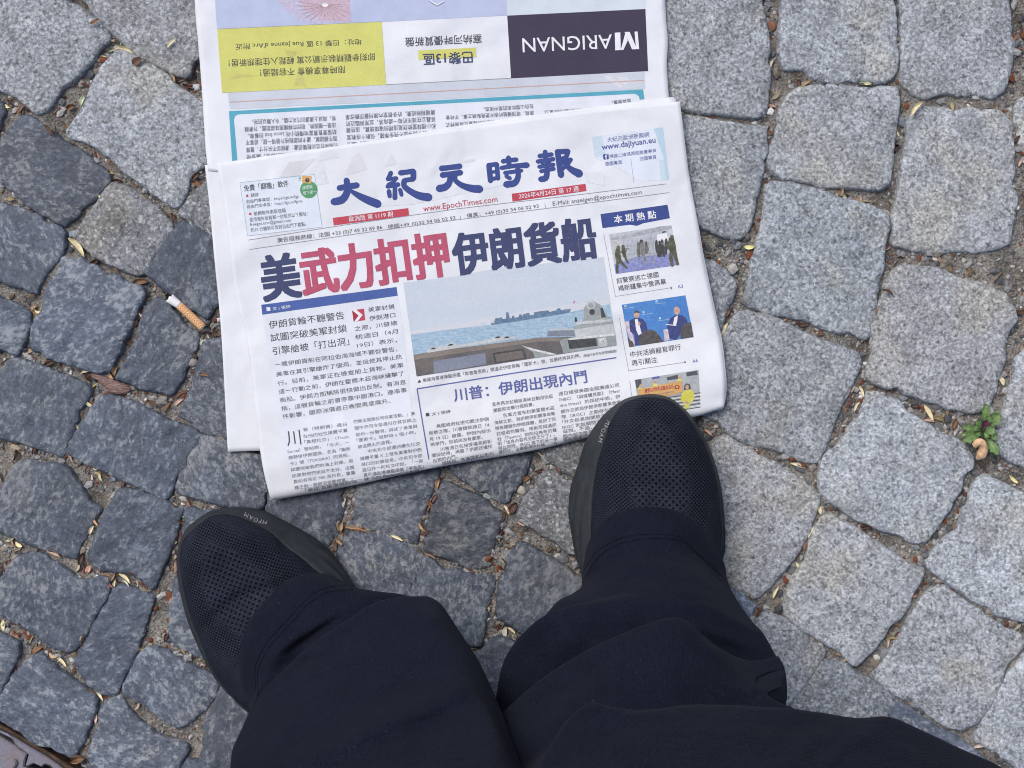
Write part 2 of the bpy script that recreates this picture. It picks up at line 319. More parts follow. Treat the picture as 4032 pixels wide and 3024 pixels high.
def catmull_closed(P, n):
    P = [Vector(p) for p in P]; N = len(P)
    # chord lengths for even spacing
    samples = []
    for i in range(N):
        p0, p1, p2, p3 = P[i-1], P[i], P[(i+1) % N], P[(i+2) % N]
        for k in range(8):
            t = k/8
            samples.append(.5*((2*p1)+(-p0+p2)*t+(2*p0-5*p1+4*p2-p3)*t*t+(-p0+3*p1-3*p2+p3)*t**3))
    return resample(samples + [samples[0]], n, closed=True)
def resample(S, n, closed=False):
    L = [0.0]
    for a_, b_ in zip(S, S[1:]): L.append(L[-1] + (b_-a_).length)
    T = L[-1]; out = []; j = 0
    m = n if closed else n-1
    for i in range(n):
        d = T*i/m
        while j < len(L)-2 and L[j+1] < d: j += 1
        seg = L[j+1]-L[j]
        f_ = 0 if seg < 1e-12 else (d-L[j])/seg
        out.append(S[j].lerp(S[j+1], min(max(f_,0),1)))
    return out
def catmull_open(P, n):
    P = [Vector(p) for p in P]
    if len(P) == 2: return [P[0].lerp(P[1], i/(n-1)) for i in range(n)]
    Q = [P[0]*2-P[1]] + P + [P[-1]*2-P[-2]]
    S = []
    for i in range(1, len(Q)-2):
        p0, p1, p2, p3 = Q[i-1], Q[i], Q[i+1], Q[i+2]
        for k in range(10):
            t = k/10
            S.append(.5*((2*p1)+(-p0+p2)*t+(2*p0-5*p1+4*p2-p3)*t*t+(-p0+3*p1-3*p2+p3)*t**3))
    S.append(P[-1])
    return resample(S, n)

def cobble(outline, kind, tone, parent, n=88, seed=0, rough=1.0):
    rr = random.Random(seed)
    O = catmull_closed(outline, n)
    c = sum(O, Vector((0,0,0)))/n
    O = [p + (p-c).normalized()*.0021 for p in O]
    so = Vector((rr.uniform(0,50), rr.uniform(0,50), rr.uniform(0,50)))
    dome = rr.uniform(.0007, .0017); tx, ty = rr.uniform(-.012,.012), rr.uniform(-.012,.012)
    lift = rr.uniform(-.0014, .0006)
    # ragged edge
    for i, p in enumerate(O):
        d = (p-c).normalized()
        e_ = noise.noise(p*60+so)*.0012 + noise.noise(p*150+so)*.0012 + noise.noise(p*420+so)*.0008 - max(0, noise.noise(p*75+so*1.7)-.28)*.0075
        O[i] = p + d*e_*rough
    rad = sum((p-c).length for p in O)/n
    prof = [(+.003,-.034),(.0012,-.012),(.0006,-.0042),(-.0003,-.0014),(-.0014,-.00035),(-.0045,.0)]
    verts = []; faces = []
    for off, z in prof:
        for p in O:
            d = (p-c); L_ = d.length; d = d/L_
            q = c + d*(L_+off)
            verts.append(q + Vector((0,0,z)))
    base = len(prof)
    fr = [.86,.78,.68,.58,.48,.38,.28,.18,.09]
    for f_ in fr:
        for p in O:
            d = p-c; L_ = d.length
            verts.append(c + d*((L_-.0045)/L_)*f_/.93)
    for i, v_ in enumerate(verts):
        ring = i//n
        r_ = (v_-c).xy.length/rad
        add = 0
        if ring >= 2:
            w = 1.0 if ring >= 5 else (.45 if ring == 2 else .8)
            add = dome*(1-min(r_,1)**2) + tx*(v_.x-c.x) + ty*(v_.y-c.y) + lift
            add += w*rough*(noise.noise(v_*45+so)*(.0010 if kind == 'g' else .0014) + noise.noise(v_*140+so)*(.0006 if kind == 'g' else .0011) + noise.noise(v_*300+so)*.0004)
        v_.z += add
    nr = base+len(fr)
    for r_ in range(nr-1):
        for i in range(n):
            a_, b_ = r_*n+i, r_*n+(i+1)%n
            faces.append((a_, b_, b_+n, a_+n))
    ctr = len(verts); verts.append(Vector((c.x, c.y, dome+lift)))
    for i in range(n): faces.append(((nr-1)*n+i, (nr-1)*n+(i+1)%n, ctr))
    o = mesh_obj('cobble', verts, faces, [M_GRAN if kind == 'g' else M_SLATE], parent, True, origin=(c.x, c.y, 0))
    if kind == 'g':
        w = rr.uniform(-.012, .012)
        tone *= rr.uniform(.92,1.10); o.color = (.292*tone+w*.7, .318*tone, .354*tone-w*.5, 1)
    else:
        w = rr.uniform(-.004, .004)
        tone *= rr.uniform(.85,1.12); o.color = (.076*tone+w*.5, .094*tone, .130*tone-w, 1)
    return o

stone_polys = []
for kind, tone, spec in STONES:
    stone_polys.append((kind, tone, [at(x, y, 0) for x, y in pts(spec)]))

# areas of the photo that something covers: only there, and outside the frame, are stones invented
NEWS_OUT = [(806,-60),(2640,-60),(2650,380),(2690,500),(2767,1010),(2835,1330),(2850,1560),(2800,1600),(2300,1700),(1700,1800),(1100,1900),(930,1700),(870,1200),(820,600)]
LEGS_OUT = [(740,2200),(1000,2100),(1350,2350),(1700,2450),(1990,2900),(2000,3400),(2300,3400),(3700,3100),(3050,2750),(2990,2560),(2800,2200),(2650,1700),(2450,1700),(2320,2000),(2320,2340),(2080,2560),(2000,2900),(1990,3400),(920,3400),(930,2900),(850,2500)]
def inside(poly, x, y):
    r_ = False; j = len(poly)-1
    for i in range(len(poly)):
        xi, yi = poly[i][0], poly[i][1]; xj, yj = poly[j][0], poly[j][1]
        if (yi > y) != (yj > y) and x < (xj-xi)*(y-yi)/(yj-yi)+xi: r_ = not r_
        j = i
    return r_
X0, X1, Y0, Y1, RES = -.78, .78, -.72, .66, .0015
NX, NY = int((X1-X0)/RES), int((Y1-Y0)/RES)
gx = X0+(np.arange(NX)+.5)*RES; gy = Y0+(np.arange(NY)+.5)*RES
mask = np.zeros((NY, NX), bool)
def raster(poly):
    xs = [p[0] for p in poly]; ys = [p[1] for p in poly]
    i0, i1 = max(0,int((min(xs)-X0)/RES)), min(NX,int((max(xs)-X0)/RES)+2)
    j0, j1 = max(0,int((min(ys)-Y0)/RES)), min(NY,int((max(ys)-Y0)/RES)+2)
    if i1 <= i0 or j1 <= j0: return (0,0,0,0), None
    XX, YY = np.meshgrid(gx[i0:i1], gy[j0:j1]); r_ = np.zeros(XX.shape, bool)
    N = len(poly); j = N-1
    for i in range(N):
        xi, yi, xj, yj = poly[i][0], poly[i][1], poly[j][0], poly[j][1]
        if yi != yj:
            r_ ^= ((yi > YY) != (yj > YY)) & (XX < (xj-xi)*(YY-yi)/(yj-yi)+xi)
        j = i
    return (i0,i1,j0,j1), r_
for kind, tone, P in stone_polys:
    (i0,i1,j0,j1), r_ = raster([(p.x,p.y) for p in P])
    if r_ is not None: mask[j0:j1,i0:i1] |= r_
# drain frame occupies the corner
DRAIN = [at(*fp('v', x, y)) for x, y in [(-1700,-300),(0,690),(300,850),(560,1050),(1000,1280),(1500,1700),(900,3500),(-2500,3000)]]
(i0,i1,j0,j1), r_ = raster([(p.x,p.y) for p in DRAIN]); mask_d = np.zeros_like(mask); mask_d[j0:j1,i0:i1] |= r_
occ = mask | mask_d
def dilate(m, k):
    o = m.copy()
    for _ in range(k):
        q = o.copy(); q[1:] |= o[:-1]; q[:-1] |= o[1:]; q[:,1:] |= o[:,:-1]; q[:,:-1] |= o[:,1:]; o = q
    return o
occ_d = dilate(occ, 5)
allowed = np.zeros_like(mask)
XX, YY = np.meshgrid(gx, gy)
PX = CX + XX*F/H; PY = CY - YY*F/H
allowed |= (PX < -25) | (PX > 4057) | (PY < -25) | (PY > 3049)
for poly in (NEWS_OUT, LEGS_OUT):
    (i0,i1,j0,j1), r_ = raster([(at(x,y).x, at(x,y).y) for x, y in poly])
    allowed[j0:j1,i0:i1] |= r_
fill = []
ang = R(-28); S_ = .104
for iu in range(-12, 13):
    for iv in range(-12, 13):
        cx_, cy_ = iu*S_+rnd.uniform(-.006,.006)+(iv % 2)*S_*.42, iv*S_+rnd.uniform(-.006,.006)
        w, h_ = .046+rnd.uniform(-.004,.002), .046+rnd.uniform(-.005,.002)
        base = [(-w,-h_),(0,-h_*1.03),(w,-h_),(w*1.03,0),(w,h_),(0,h_*1.03),(-w,h_),(-w*1.03,0)]
        best = None
        for _try in range(14):
            ox, oy = (0,0) if _try == 0 else (rnd.uniform(-.03,.03), rnd.uniform(-.03,.03))
            for sc in (1.0,.85,.7,.56):
                P = []
                for bx, by in base:
                    x, y = cx_+ox+bx*sc+rnd.uniform(-.003,.003), cy_+oy+by*sc+rnd.uniform(-.003,.003)
                    P.append(Vector((x*math.cos(ang)-y*math.sin(ang), x*math.sin(ang)+y*math.cos(ang), 0)))
                if min(p.x for p in P) < X0+.01 or max(p.x for p in P) > X1-.01 or min(p.y for p in P) < Y0+.01 or max(p.y for p in P) > Y1-.01: continue
                (i0,i1,j0,j1), r_ = raster([(p.x,p.y) for p in P])
                if r_ is None or (r_ & occ_d[j0:j1,i0:i1]).any() or (r_ & ~allowed[j0:j1,i0:i1]).any(): continue
                if best is None or sc > best[0]: best = (sc, P, (i0,i1,j0,j1), r_)
                break
            if best and best[0] == 1.0: break
        if best:
            sc, P, (i0,i1,j0,j1), r_ = best
            mask[j0:j1,i0:i1] |= r_
            tmp = np.zeros_like(mask[j0-8:j1+8, i0-8:i1+8]) if i0 > 8 and j0 > 8 else None
            if tmp is not None and tmp.shape[0] == j1-j0+16 and tmp.shape[1] == i1-i0+16:
                tmp[8:-8,8:-8] = r_; occ_d[j0-8:j1+8, i0-8:i1+8] |= dilate(tmp, 5)
            else: occ_d[j0:j1,i0:i1] |= r_
            light = P[0].x > .1
            fill.append(('g' if light else 's', rnd.uniform(.85,1.1), P))
mask |= False
# joint bed: a height field with sand that climbs a little at the stone edges
def blur(a_, k):
    for ax in (0, 1):
        c_ = np.cumsum(np.pad(a_, [(k+1,k) if x == ax else (0,0) for x in (0,1)], mode='edge'), axis=ax)
        if ax == 0: a_ = (c_[2*k+1:]-c_[:-2*k-1])/(2*k+1)
        else: a_ = (c_[:,2*k+1:]-c_[:,:-2*k-1])/(2*k+1)
    return a_
near = blur(mask.astype(float), 5)
def vnoise(shape, cell, seed):
    r_ = np.random.RandomState(seed); ny, nx = shape[0]//cell+3, shape[1]//cell+3
    g = r_.rand(ny, nx)
    yy = np.arange(shape[0])/cell; xx = np.arange(shape[1])/cell
    y0 = yy.astype(int); x0 = xx.astype(int); fy = (yy-y0)[:,None]; fx = (xx-x0)[None]
    fy = fy*fy*(3-2*fy); fx = fx*fx*(3-2*fx)
    return (g[y0][:,x0]*(1-fy)*(1-fx)+g[y0+1][:,x0]*fy*(1-fx)+g[y0][:,x0+1]*(1-fy)*fx+g[y0+1][:,x0+1]*fy*fx)-.5
bed = -.0072 + near*.0042 + vnoise(mask.shape, 30, 1)*.005 + vnoise(mask.shape, 8, 2)*.0024 + vnoise(mask.shape, 3, 3)*.0016
deep = blur(mask.astype(float), 3) > .93
bed = np.where(deep, np.minimum(bed, -.0065), bed)
dd = np.clip(blur(mask_d.astype(float), 5)*1.6, 0, 1); bed = bed*(1-dd)-.03*dd
def bed_z(x, y):
    i = min(max(int((x-X0)/RES),0),NX-1); j = min(max(int((y-Y0)/RES),0),NY-1); return float(bed[j,i])
step = 2
jj = np.arange(0, NY, step); ii = np.arange(0, NX, step)
gxx, gyy = np.meshgrid(gx[ii], gy[jj]); bz = bed[np.ix_(jj, ii)]
V = np.stack([gxx.ravel(), gyy.ravel(), bz.ravel()], 1)
nj, ni = len(jj), len(ii)
idx = np.arange(nj*ni).reshape(nj, ni)
Fq = np.stack([idx[:-1,:-1].ravel(), idx[:-1,1:].ravel(), idx[1:,1:].ravel(), idx[1:,:-1].ravel()], 1)
me = bpy.data.meshes.new('pavement')
me.vertices.add(len(V)); me.vertices.foreach_set('co', V.ravel())
me.loops.add(Fq.size); me.loops.foreach_set('vertex_index', Fq.ravel())
me.polygons.add(len(Fq)); me.polygons.foreach_set('loop_start', np.arange(0, Fq.size, 4)); me.polygons.foreach_set('loop_total', np.full(len(Fq), 4))
me.polygons.foreach_set('use_smooth', np.ones(len(Fq), bool))
me.materials.append(M_SAND); me.update(calc_edges=True)
pavement = link(bpy.data.objects.new('pavement', me)); tag(pavement, kind='structure')
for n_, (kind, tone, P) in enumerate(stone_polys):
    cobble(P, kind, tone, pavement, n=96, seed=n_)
for n_, (kind, tone, P) in enumerate(fill):
    cobble(P, kind, tone, pavement, n=40, seed=500+n_)
# the square goes on beyond the stones modelled one by one
gr = mesh_obj('ground', [(-60,-60,-.036),(60,-60,-.036),(60,60,-.036),(-60,60,-.036)], [(0,1,2,3)], [M_SAND]); tag(gr, kind='structure')

# ------------------------------------------------------------------ joint gravel (nobody could count it)
def tint_mesh(name, verts, faces, cols, mat, smooth=False, parent=None):
    me = bpy.data.meshes.new(name); me.from_pydata(verts, [], faces); me.materials.append(mat)
    ca = me.color_attributes.new('tint', 'FLOAT_COLOR', 'POINT')
    ca.data.foreach_set('color', np.array([(*c_, 1) for c_ in cols], 'f').ravel())
    if smooth: me.polygons.foreach_set('use_smooth', [True]*len(me.polygons))
    me.update(); return link(bpy.data.objects.new(name, me), parent)
ICO_V = []; 
bm = bmesh.new(); bmesh.ops.create_icosphere(bm, subdivisions=1, radius=1); ICO_V = [v_.co.copy() for v_ in bm.verts]; ICO_F = [tuple(v_.index for v_ in f_.verts) for f_ in bm.faces]; bm.free()
free = ~mask & ~mask_d
fj, fi = np.nonzero(free & (PX > -250) & (PX < 4280) & (PY > -250) & (PY < 3280))
dens = vnoise(mask.shape, 22, 9)
verts, faces, cols = [], [], []
CH = [(.20,.21,.23),(.12,.13,.145),(.28,.285,.295),(.07,.075,.085),(.36,.36,.36),(.18,.16,.135),(.24,.22,.19)]
rs = np.random.RandomState(3)
order = rs.permutation(len(fj))[:26000]
cnt = 0
for q in order:
    j, i = fj[q], fi[q]
    if dens[j,i] < -.02 and rs.rand() < .80: continue
    x, y = gx[i]+rs.uniform(-.0007,.0007), gy[j]+rs.uniform(-.0007,.0007)
    s_ = .0007+.0012*rs.rand()**1.6 + (.0026*rs.rand() if rs.rand() < .17 else 0)
    z = bed[j,i]+s_*.25
    sc = Vector((s_*rs.uniform(.8,1.6), s_*rs.uniform(.7,1.2), s_*rs.uniform(.45,.9)))
    th = rs.uniform(0, 6.28); ca_, sa_ = math.cos(th), math.sin(th)
    b0 = len(verts); c_ = CH[rs.randint(len(CH))]
    if rs.rand() < .10: c_ = (.15,.055,.03)
    if rs.rand() < .012: c_ = (.6,.6,.6)
    for v_ in ICO_V:
        w = v_*(1+rs.uniform(-.28,.28)); w = Vector((w.x*sc.x, w.y*sc.y, w.z*sc.z))
        verts.append((x+w.x*ca_-w.y*sa_, y+w.x*sa_+w.y*ca_, z+w.z)); cols.append(c_)
    faces += [tuple(b0+k for k in f_) for f_ in ICO_F]
    cnt += 1
gv = tint_mesh('gravel', verts, faces, cols, M_CHIP)
tag(gv, 'grey grit and small stone chips lying in the joints between the cobbles', 'gravel', kind='stuff')

# ------------------------------------------------------------------ litter: bud scales
def husk(L_, W_, curl, bend, seed=0, nu=9, nv=5):
    """one dry bud scale: a pointed, hollowed boat of papery skin"""
    rr = random.Random(seed); V_, F_ = [], []
    for a_ in range(nu):
        u = a_/(nu-1)
        w = W_*(math.sin(math.pi*min(1,u*.97+.03))**.7)*(1-.35*u)+.0002
        for b_ in range(nv):
            s_ = b_/(nv-1)*2-1
            V_.append(Vector((L_*(u-.5), s_*w*.5*(1-.25*abs(curl)) + bend*math.sin(u*3.1)*L_*.3, curl*W_*.55*s_*s_ + .18*L_*bend*(u-.5)**2*4 + rr.uniform(-1,1)*.00008)))
    for a_ in range(nu-1):
        for b_ in range(nv-1):
            k = a_*nv+b_; F_.append((k, k+1, k+nv+1, k+nv))
    n0 = len(V_)                                   # thin underside
    V_ += [v_-Vector((0,0,.00018)) for v_ in V_]
    F_ += [tuple(n0+k for k in reversed(f_)) for f_ in F_]
    for a_ in range(nu-1):
        for b_ in (0, nv-1):
            k = a_*nv+b_; q = (k, k+nv, k+nv+n0, k+n0); F_.append(q if b_ == 0 else tuple(reversed(q)))
    return V_, F_
LC = {'b':(.115,.066,.046),'r':(.078,.036,.028),'t':(.36,.26,.16),'y':(.66,.60,.40),'p':(.52,.36,.28),'o':(.20,.115,.068),'d':(.05,.03,.022)}
def place(V_, x, y, z, rz, rx=0.0, ry=0.0):
    from mathutils import Euler
    m = Euler((rx, ry, rz)).to_matrix(); o = Vector((x,y,z))
    return [tuple(m @ v_ + o) for v_ in V_]
verts, faces, cols = [], [], []
shapes = [husk(1, .42, rnd.uniform(.2,1.1), rnd.uniform(-.6,.6), k) for k in range(14)]
shapes = []
for k in range(16):
    L_ = rnd.uniform(.0036,.0095); shapes.append(husk(L_, L_*rnd.uniform(.18,.5), rnd.uniform(.2,1.1), rnd.uniform(-.5,.5), k, 6, 4))
clump = vnoise(mask.shape, 26, 12) + vnoise(mask.shape, 10, 13)*.6
order = rs.permutation(len(fj))
n_l = 0
for q in order:
    j, i = fj[q], fi[q]; px_ = PX[j,i]
    left = px_ < 2000
    if clump[j,i] < (.10 if left else .24) and rs.rand() < .96: continue
    if rs.rand() > (1.0 if left else .55): continue
    V_, F_ = shapes[rs.randint(len(shapes))]
    r_ = rs.rand(); key = 'b' if r_ < .30 else 'r' if r_ < .48 else 'o' if r_ < .58 else 't' if r_ < .76 else 'y' if r_ < .86 else 'd'
    b0 = len(verts)
    verts += place(V_, gx[i], gy[j], bed[j,i]+.0014+rs.rand()*.0012, rs.uniform(0,6.28), rs.uniform(-.6,.6), rs.uniform(-.4,.4))
    cc = tuple(c_*rs.uniform(.75,1.2) for c_ in LC[key]); cols += [cc]*len(V_)
    faces += [tuple(b0+k for k in f_) for f_ in F_]
    n_l += 1
    if n_l >= 1000: break
lt = tint_mesh('leaf_litter', verts, faces, cols, M_LITTER, True)
tag(lt, 'small brown bud scales and plant crumbs caught in the joints', 'leaf litter', kind='stuff')

# ------------------------------------------------------------------ newspaper
M_PAPER = None
def mat_paper():
    t = NT('newsprint')
    tc = t.node('ShaderNodeTexCoord'); v = tc.outputs['Object']
    n1 = t.noise(v, 9, 4, .6); n2 = t.noise(v, 1400, 2, .6); n3 = t.noise(v, 55, 4, .65)
    c_ = t.mix(1.0, (.640, .677, .738), t.ramp(n1, [(.3, .93), (.6, 1.02)]), 'MULTIPLY')
    c_ = t.mix(1.0, c_, t.ramp(n3, [(.35, .965), (.6, 1.01)]), 'MULTIPLY')
    c_ = t.mix(1.0, c_, t.ramp(n2, [(.3, .96), (.7, 1.04)]), 'MULTIPLY')
    return t.done(c_, .85, t.bump(t.math('ADD', t.math('MULTIPLY', n3, .22), t.math('MULTIPLY', t.noise(v, 13, 2, .45, .6), 6.0)), .6, .0022), .15)
M_PAPER = mat_paper()
INK = {}
def ink(name, col, amt=.10, scale=700):
    if name in INK: return INK[name]
    t = NT('ink_'+name); tc = t.node('ShaderNodeTexCoord'); v = tc.outputs['Object']
    n = t.noise(v, scale, 3, .6); n2 = t.noise(v, 60, 3, .6)
    col = tuple(c_*.86 for c_ in col)
    c_ = t.mix(1.0, col, t.ramp(n, [(.3, 1-amt), (.7, 1+amt)]), 'MULTIPLY')
    c_ = t.mix(1.0, c_, t.ramp(n2, [(.3, .94), (.7, 1.06)]), 'MULTIPLY')
    INK[name] = t.done(c_, .75, None, .2); return INK[name]
def pic(name, col): return ink('pic_'+name, col, .26, 380)
def mixed(name, c1, c2, scale, axis=None):
    """a printed picture tone made of two inks, blotched"""
    if name in INK: return INK[name]
    t = NT('ink_'+name); c1 = tuple(c_*.86 for c_ in c1); c2 = tuple(c_*.86 for c_ in c2); tc = t.node('ShaderNodeTexCoord'); v = tc.outputs['Object']
    mp = t.node('ShaderNodeMapping'); t.set(mp.inputs['Vector'], v); mp.inputs['Rotation'].default_value = (0,0,R(-8)); mp.inputs['Scale'].default_value = axis or (1,1,1)
    n = t.noise(mp.outputs[0], scale, 4, .65)
    c_ = t.mix(t.ramp(n, [(.38, 0.0), (.62, 1.0)]), c1, c2)
    c_ = t.mix(1.0, c_, t.ramp(t.noise(v, 520, 3, .65), [(.3, .95), (.7, 1.05)] if 'sky' in name or 'haze' in name else [(.3, .86), (.7, 1.14)]), 'MULTIPLY')
    INK[name] = t.done(c_, .75, None, .2); return INK[name]

def wave(px, py):
    """gentle waviness that all the sheets share (metres)"""
    v_ = Vector((px/900., py/900., 3.3))
    return .0012*noise.noise(v_) + .0004*noise.noise(v_*3.1) + .00012*noise.noise(v_*9.3)
def z_inner(px, py): return .0062 + wave(px, py)
def z_back(px, py): return .0054 + wave(px, py)
def edge_lines(px, py):
    # distance (px) inside the front section's bottom fold
    x0, y0, x1, y1 = 1066, 1971, 2840, 1624
    return ((x1-x0)*(y0-py)-(x0-px)*(y1-y0))/math.hypot(x1-x0, y1-y0)
def rd(px, py):
    x0, y0, x1, y1 = 2677, 399, 2851, 1600
    return ((px-x0)*(y1-y0)-(py-y0)*(x1-x0))/math.hypot(x1-x0, y1-y0)*-1
def z_front(px, py):
    d = max(0., edge_lines(px, py))
    z = .0092 + wave(px, py)
    z += .0030*math.exp(-((d-140)/120.)**2)          # paper bellies up above the bottom fold
    if d < 26: z -= .0042*(1-d/26.)**2
    e = -rd(px, py)
    z += .0016*math.exp(-max(e,0)/90.)                # right side lifts slightly
    return z

def coons(top, right, bottom, left, nu, nv):
    T_, B_ = catmull_open(top, nu), catmull_open(bottom, nu)
    L_, R_ = catmull_open(left, nv), catmull_open(right, nv)
    G = []
    for j in range(nv):
        v_ = j/(nv-1); row = []
        for i in range(nu):
            u = i/(nu-1)
            p = (T_[i]*(1-v_)+B_[i]*v_)+(L_[j]*(1-u)+R_[j]*u)-(T_[0]*(1-u)*(1-v_)+T_[-1]*u*(1-v_)+B_[0]*(1-u)*v_+B_[-1]*u*v_)
            row.append(p)
        G.append(row)
    return G
def sheet(name, top, right, bottom, left, zf, parent, nu=90, nv=70, thick=.00012):
    c3 = lambda P: [Vector((x, y, 0)) for x, y in P]
    G = coons(c3(top), c3(right), c3(bottom), c3(left), nu, nv)
    V_, F_ = [], []
    for row in G:
        for p in row: V_.append(at(p.x, p.y, zf(p.x, p.y)))
    for j in range(nv-1):
        for i in range(nu-1):
            k = j*nu+i; F_.append((k, k+nu, k+nu+1, k+1))
    n0 = len(V_); V_ += [v_-Vector((0,0,thick)) for v_ in V_]
    F_ += [tuple(n0+k for k in reversed(f_)) for f_ in F_]
    rim = [i for i in range(nu)] + [j*nu+nu-1 for j in range(1,nv)] + [(nv-1)*nu+i for i in range(nu-2,-1,-1)] + [j*nu for j in range(nv-2,0,-1)]
    for a_, b_ in zip(rim, rim[1:]+rim[:1]): F_.append((a_, b_, b_+n0, a_+n0))
    return mesh_obj(name, V_, F_, [M_PAPER], parent, True)

paper = empty('newspaper', at(1760, 900, 0))
tag(paper, 'white Chinese-language newspaper lying open on the cobbles, blue masthead above a red and navy headline', 'newspaper')
def to_parent(o, p):
    """o was built in world coordinates; hang it on p without moving it"""
    o.parent = p; o.matrix_parent_inverse = p.matrix_world.inverted()
bpy.context.view_layer.update()
back = sheet('back_page', [(806,650),(900,640),(1150,640)], [(1150,640),(1150,1772)], [(897,1779),(1000,1775),(1150,1772)], [(806,650),(826,820),(843,1008),(862,1200),(875,1372),(897,1779)], z_back, None, 30, 60)
inner = sheet('inner_page', [(762,-90),(1700,-110),(2618,-100)], [(2618,-100),(2622,60),(2630,160),(2626,250),(2630,330),(2650,600)], [(819,672),(1000,690),(1700,760),(2650,600)], [(762,-90),(770,60),(783,200),(796,370),(808,560),(819,672)], z_inner, None, 90, 60)
# folded sheets under the front page; their edges show along the top and the right
for n_, (dx, dy, zz) in enumerate([(0,-20,-.0022),(5,-13,-.0015),(8,-5,-.0008)]):
    o = sheet('folded_sheet', [(880,660),(1338+dx,590+dy*.5),(1839+dx,510+dy),(2286+dx,448+dy),(2668+dx-14,401+dy)],
          [(2668+dx-14,401+dy),(2707+dx-3,690),(2740+dx-1,869),(2766+dx,1020),(2808+dx,1218),(2834+dx,1334),(2848+dx,1443),(2854+dx,1534),(2846+dx*.5,1612-n_*4)],
          [(1080,1950-n_*3),(1500,1868-n_*3),(2084,1752-n_*3),(2500,1672-n_*3),(2846+dx*.5,1612-n_*4)], [(880,660),(920,1000),(980,1350),(1080,1950-n_*3)],
          lambda x, y, zz=zz: z_front(x, y)+zz, None, 60, 50)
    to_parent(o, paper)
front = sheet('front_page', [(854,643),(1338,573),(1839,501),(2286,440),(2677,399)],
      [(2677,399),(2695,540),(2712,676),(2743,859),(2767,1010),(2785,1099),(2810,1208),(2834,1324),(2849,1433),(2856,1524),(2851,1602)],
      [(1066,1971),(1350,1920),(1693,1846),(2085,1777),(2314,1724),(2700,1650),(2851,1602)],
      [(854,643),(873,763),(898,925),(911,1038),(934,1200),(972,1348),(1027,1792),(1066,1971)], z_front, None, 110, 90)
for o in (back, inner, front): to_parent(o, paper)

class Print:
    """flat print: printed shapes laid a hair above a page; one mesh, several inks"""
    def __init__(s, zf): s.zf = zf; s.V = []; s.F = []; s.M = []; s.mats = []
    def mi(s, m):
        if m not in s.mats: s.mats.append(m)
        return s.mats.index(m)
    def tri(s, P2, tris, mat, layer, maxlen=42):
        """P2 photo-pixel points; long edges are split so the print follows the page"""
        V_ = [tuple(p) for p in P2]; T_ = [tuple(t_) for t_ in tris]
        for _ in range(9):
            ed = {}; new = []; any_ = False
            for t_ in T_:
                ls = [math.hypot(V_[t_[k]][0]-V_[t_[(k+1)%3]][0], V_[t_[k]][1]-V_[t_[(k+1)%3]][1]) for k in range(3)]
                k = max(range(3), key=lambda q: ls[q])
                if ls[k] <= maxlen: new.append(t_); continue
                any_ = True
                a_, b_, c_ = t_[k], t_[(k+1)%3], t_[(k+2)%3]
                key = (min(a_,b_), max(a_,b_))
                if key not in ed:
                    ed[key] = len(V_); V_.append(((V_[a_][0]+V_[b_][0])/2, (V_[a_][1]+V_[b_][1])/2))
                m = ed[key]; new += [(a_, m, c_), (m, b_, c_)]
            T_ = new
            if not any_: break
        b0 = len(s.V); mi_ = s.mi(mat); off = .00015 + .00006*layer
        s.V += [at(x, y, s.zf(x, y)+off) for x, y in V_]
        for t_ in T_:
            a_, b_, c_ = (V_[k] for k in t_)
            cr = (b_[0]-a_[0])*(c_[1]-a_[1])-(b_[1]-a_[1])*(c_[0]-a_[0])
            s.F.append(tuple(b0+k for k in (t_ if cr < 0 else reversed(t_)))); s.M.append(mi_)
    def poly(s, fr, P, mat, layer=1, maxlen=42):
        P = [fp(fr, x, y) for x, y in P]
        s.tri(P, tessellate_polygon([[Vector((x, y, 0)) for x, y in P]]), mat, layer, maxlen)
    def line(s, fr, P, w, mat, layer=2):
        """stroke of width w (frame units)"""
        for (x0,y0),(x1,y1) in zip(P, P[1:]):
            L_ = math.hypot(x1-x0, y1-y0) or 1; nx, ny = -(y1-y0)/L_*w/2, (x1-x0)/L_*w/2
            s.poly(fr, [(x0+nx,y0+ny),(x1+nx,y1+ny),(x1-nx,y1-ny),(x0-nx,y0-ny)], mat, layer)
    def disc(s, fr, x, y, rx, ry, mat, layer=2, n=24):
        s.poly(fr, [(x+rx*math.cos(6.2832*k/n), y+ry*math.sin(6.2832*k/n)) for k in range(n)], mat, layer)
    def brush(s, fr, P, W_, mat, layer=2):
        """a rounded brush stroke with changing width"""
        C = catmull_open([Vector((x,y,0)) for x,y in P], 14); n = len(C); L_, R_ = [], []
        for i, c_ in enumerate(C):
            d = (C[min(i+1,n-1)]-C[max(i-1,0)]).normalized(); u = i/(n-1)*(len(W_)-1); k = min(int(u), len(W_)-2) if len(W_) > 1 else 0
            w = (W_[k]*(1-(u-k))+W_[k+1]*(u-k))/2 if len(W_) > 1 else W_[0]/2
            nn = Vector((-d.y, d.x, 0)); L_.append(c_+nn*w); R_.append(c_-nn*w)
        def cap(c_, d, w):
            a0 = math.atan2(d.y, d.x); return [c_+Vector((math.cos(a0+t_)*w*.9, math.sin(a0+t_)*w*.9, 0)) for t_ in (-1.0,-.5,0,.5,1.0)]
        dend = (C[-1]-C[-2]).normalized(); dst = (C[0]-C[1]).normalized()
        O = R_ + cap(C[-1], dend, W_[-1]/2) + L_[::-1] + cap(C[0], dst, W_[0]/2)
        s.poly(fr, [(p.x, p.y) for p in O], mat, layer)
    def build(s, name, parent, label=None):
        o = mesh_obj(name, s.V, s.F, s.mats, None, False, s.M); to_parent(o, parent)
        if label: o['label'] = label
        return o

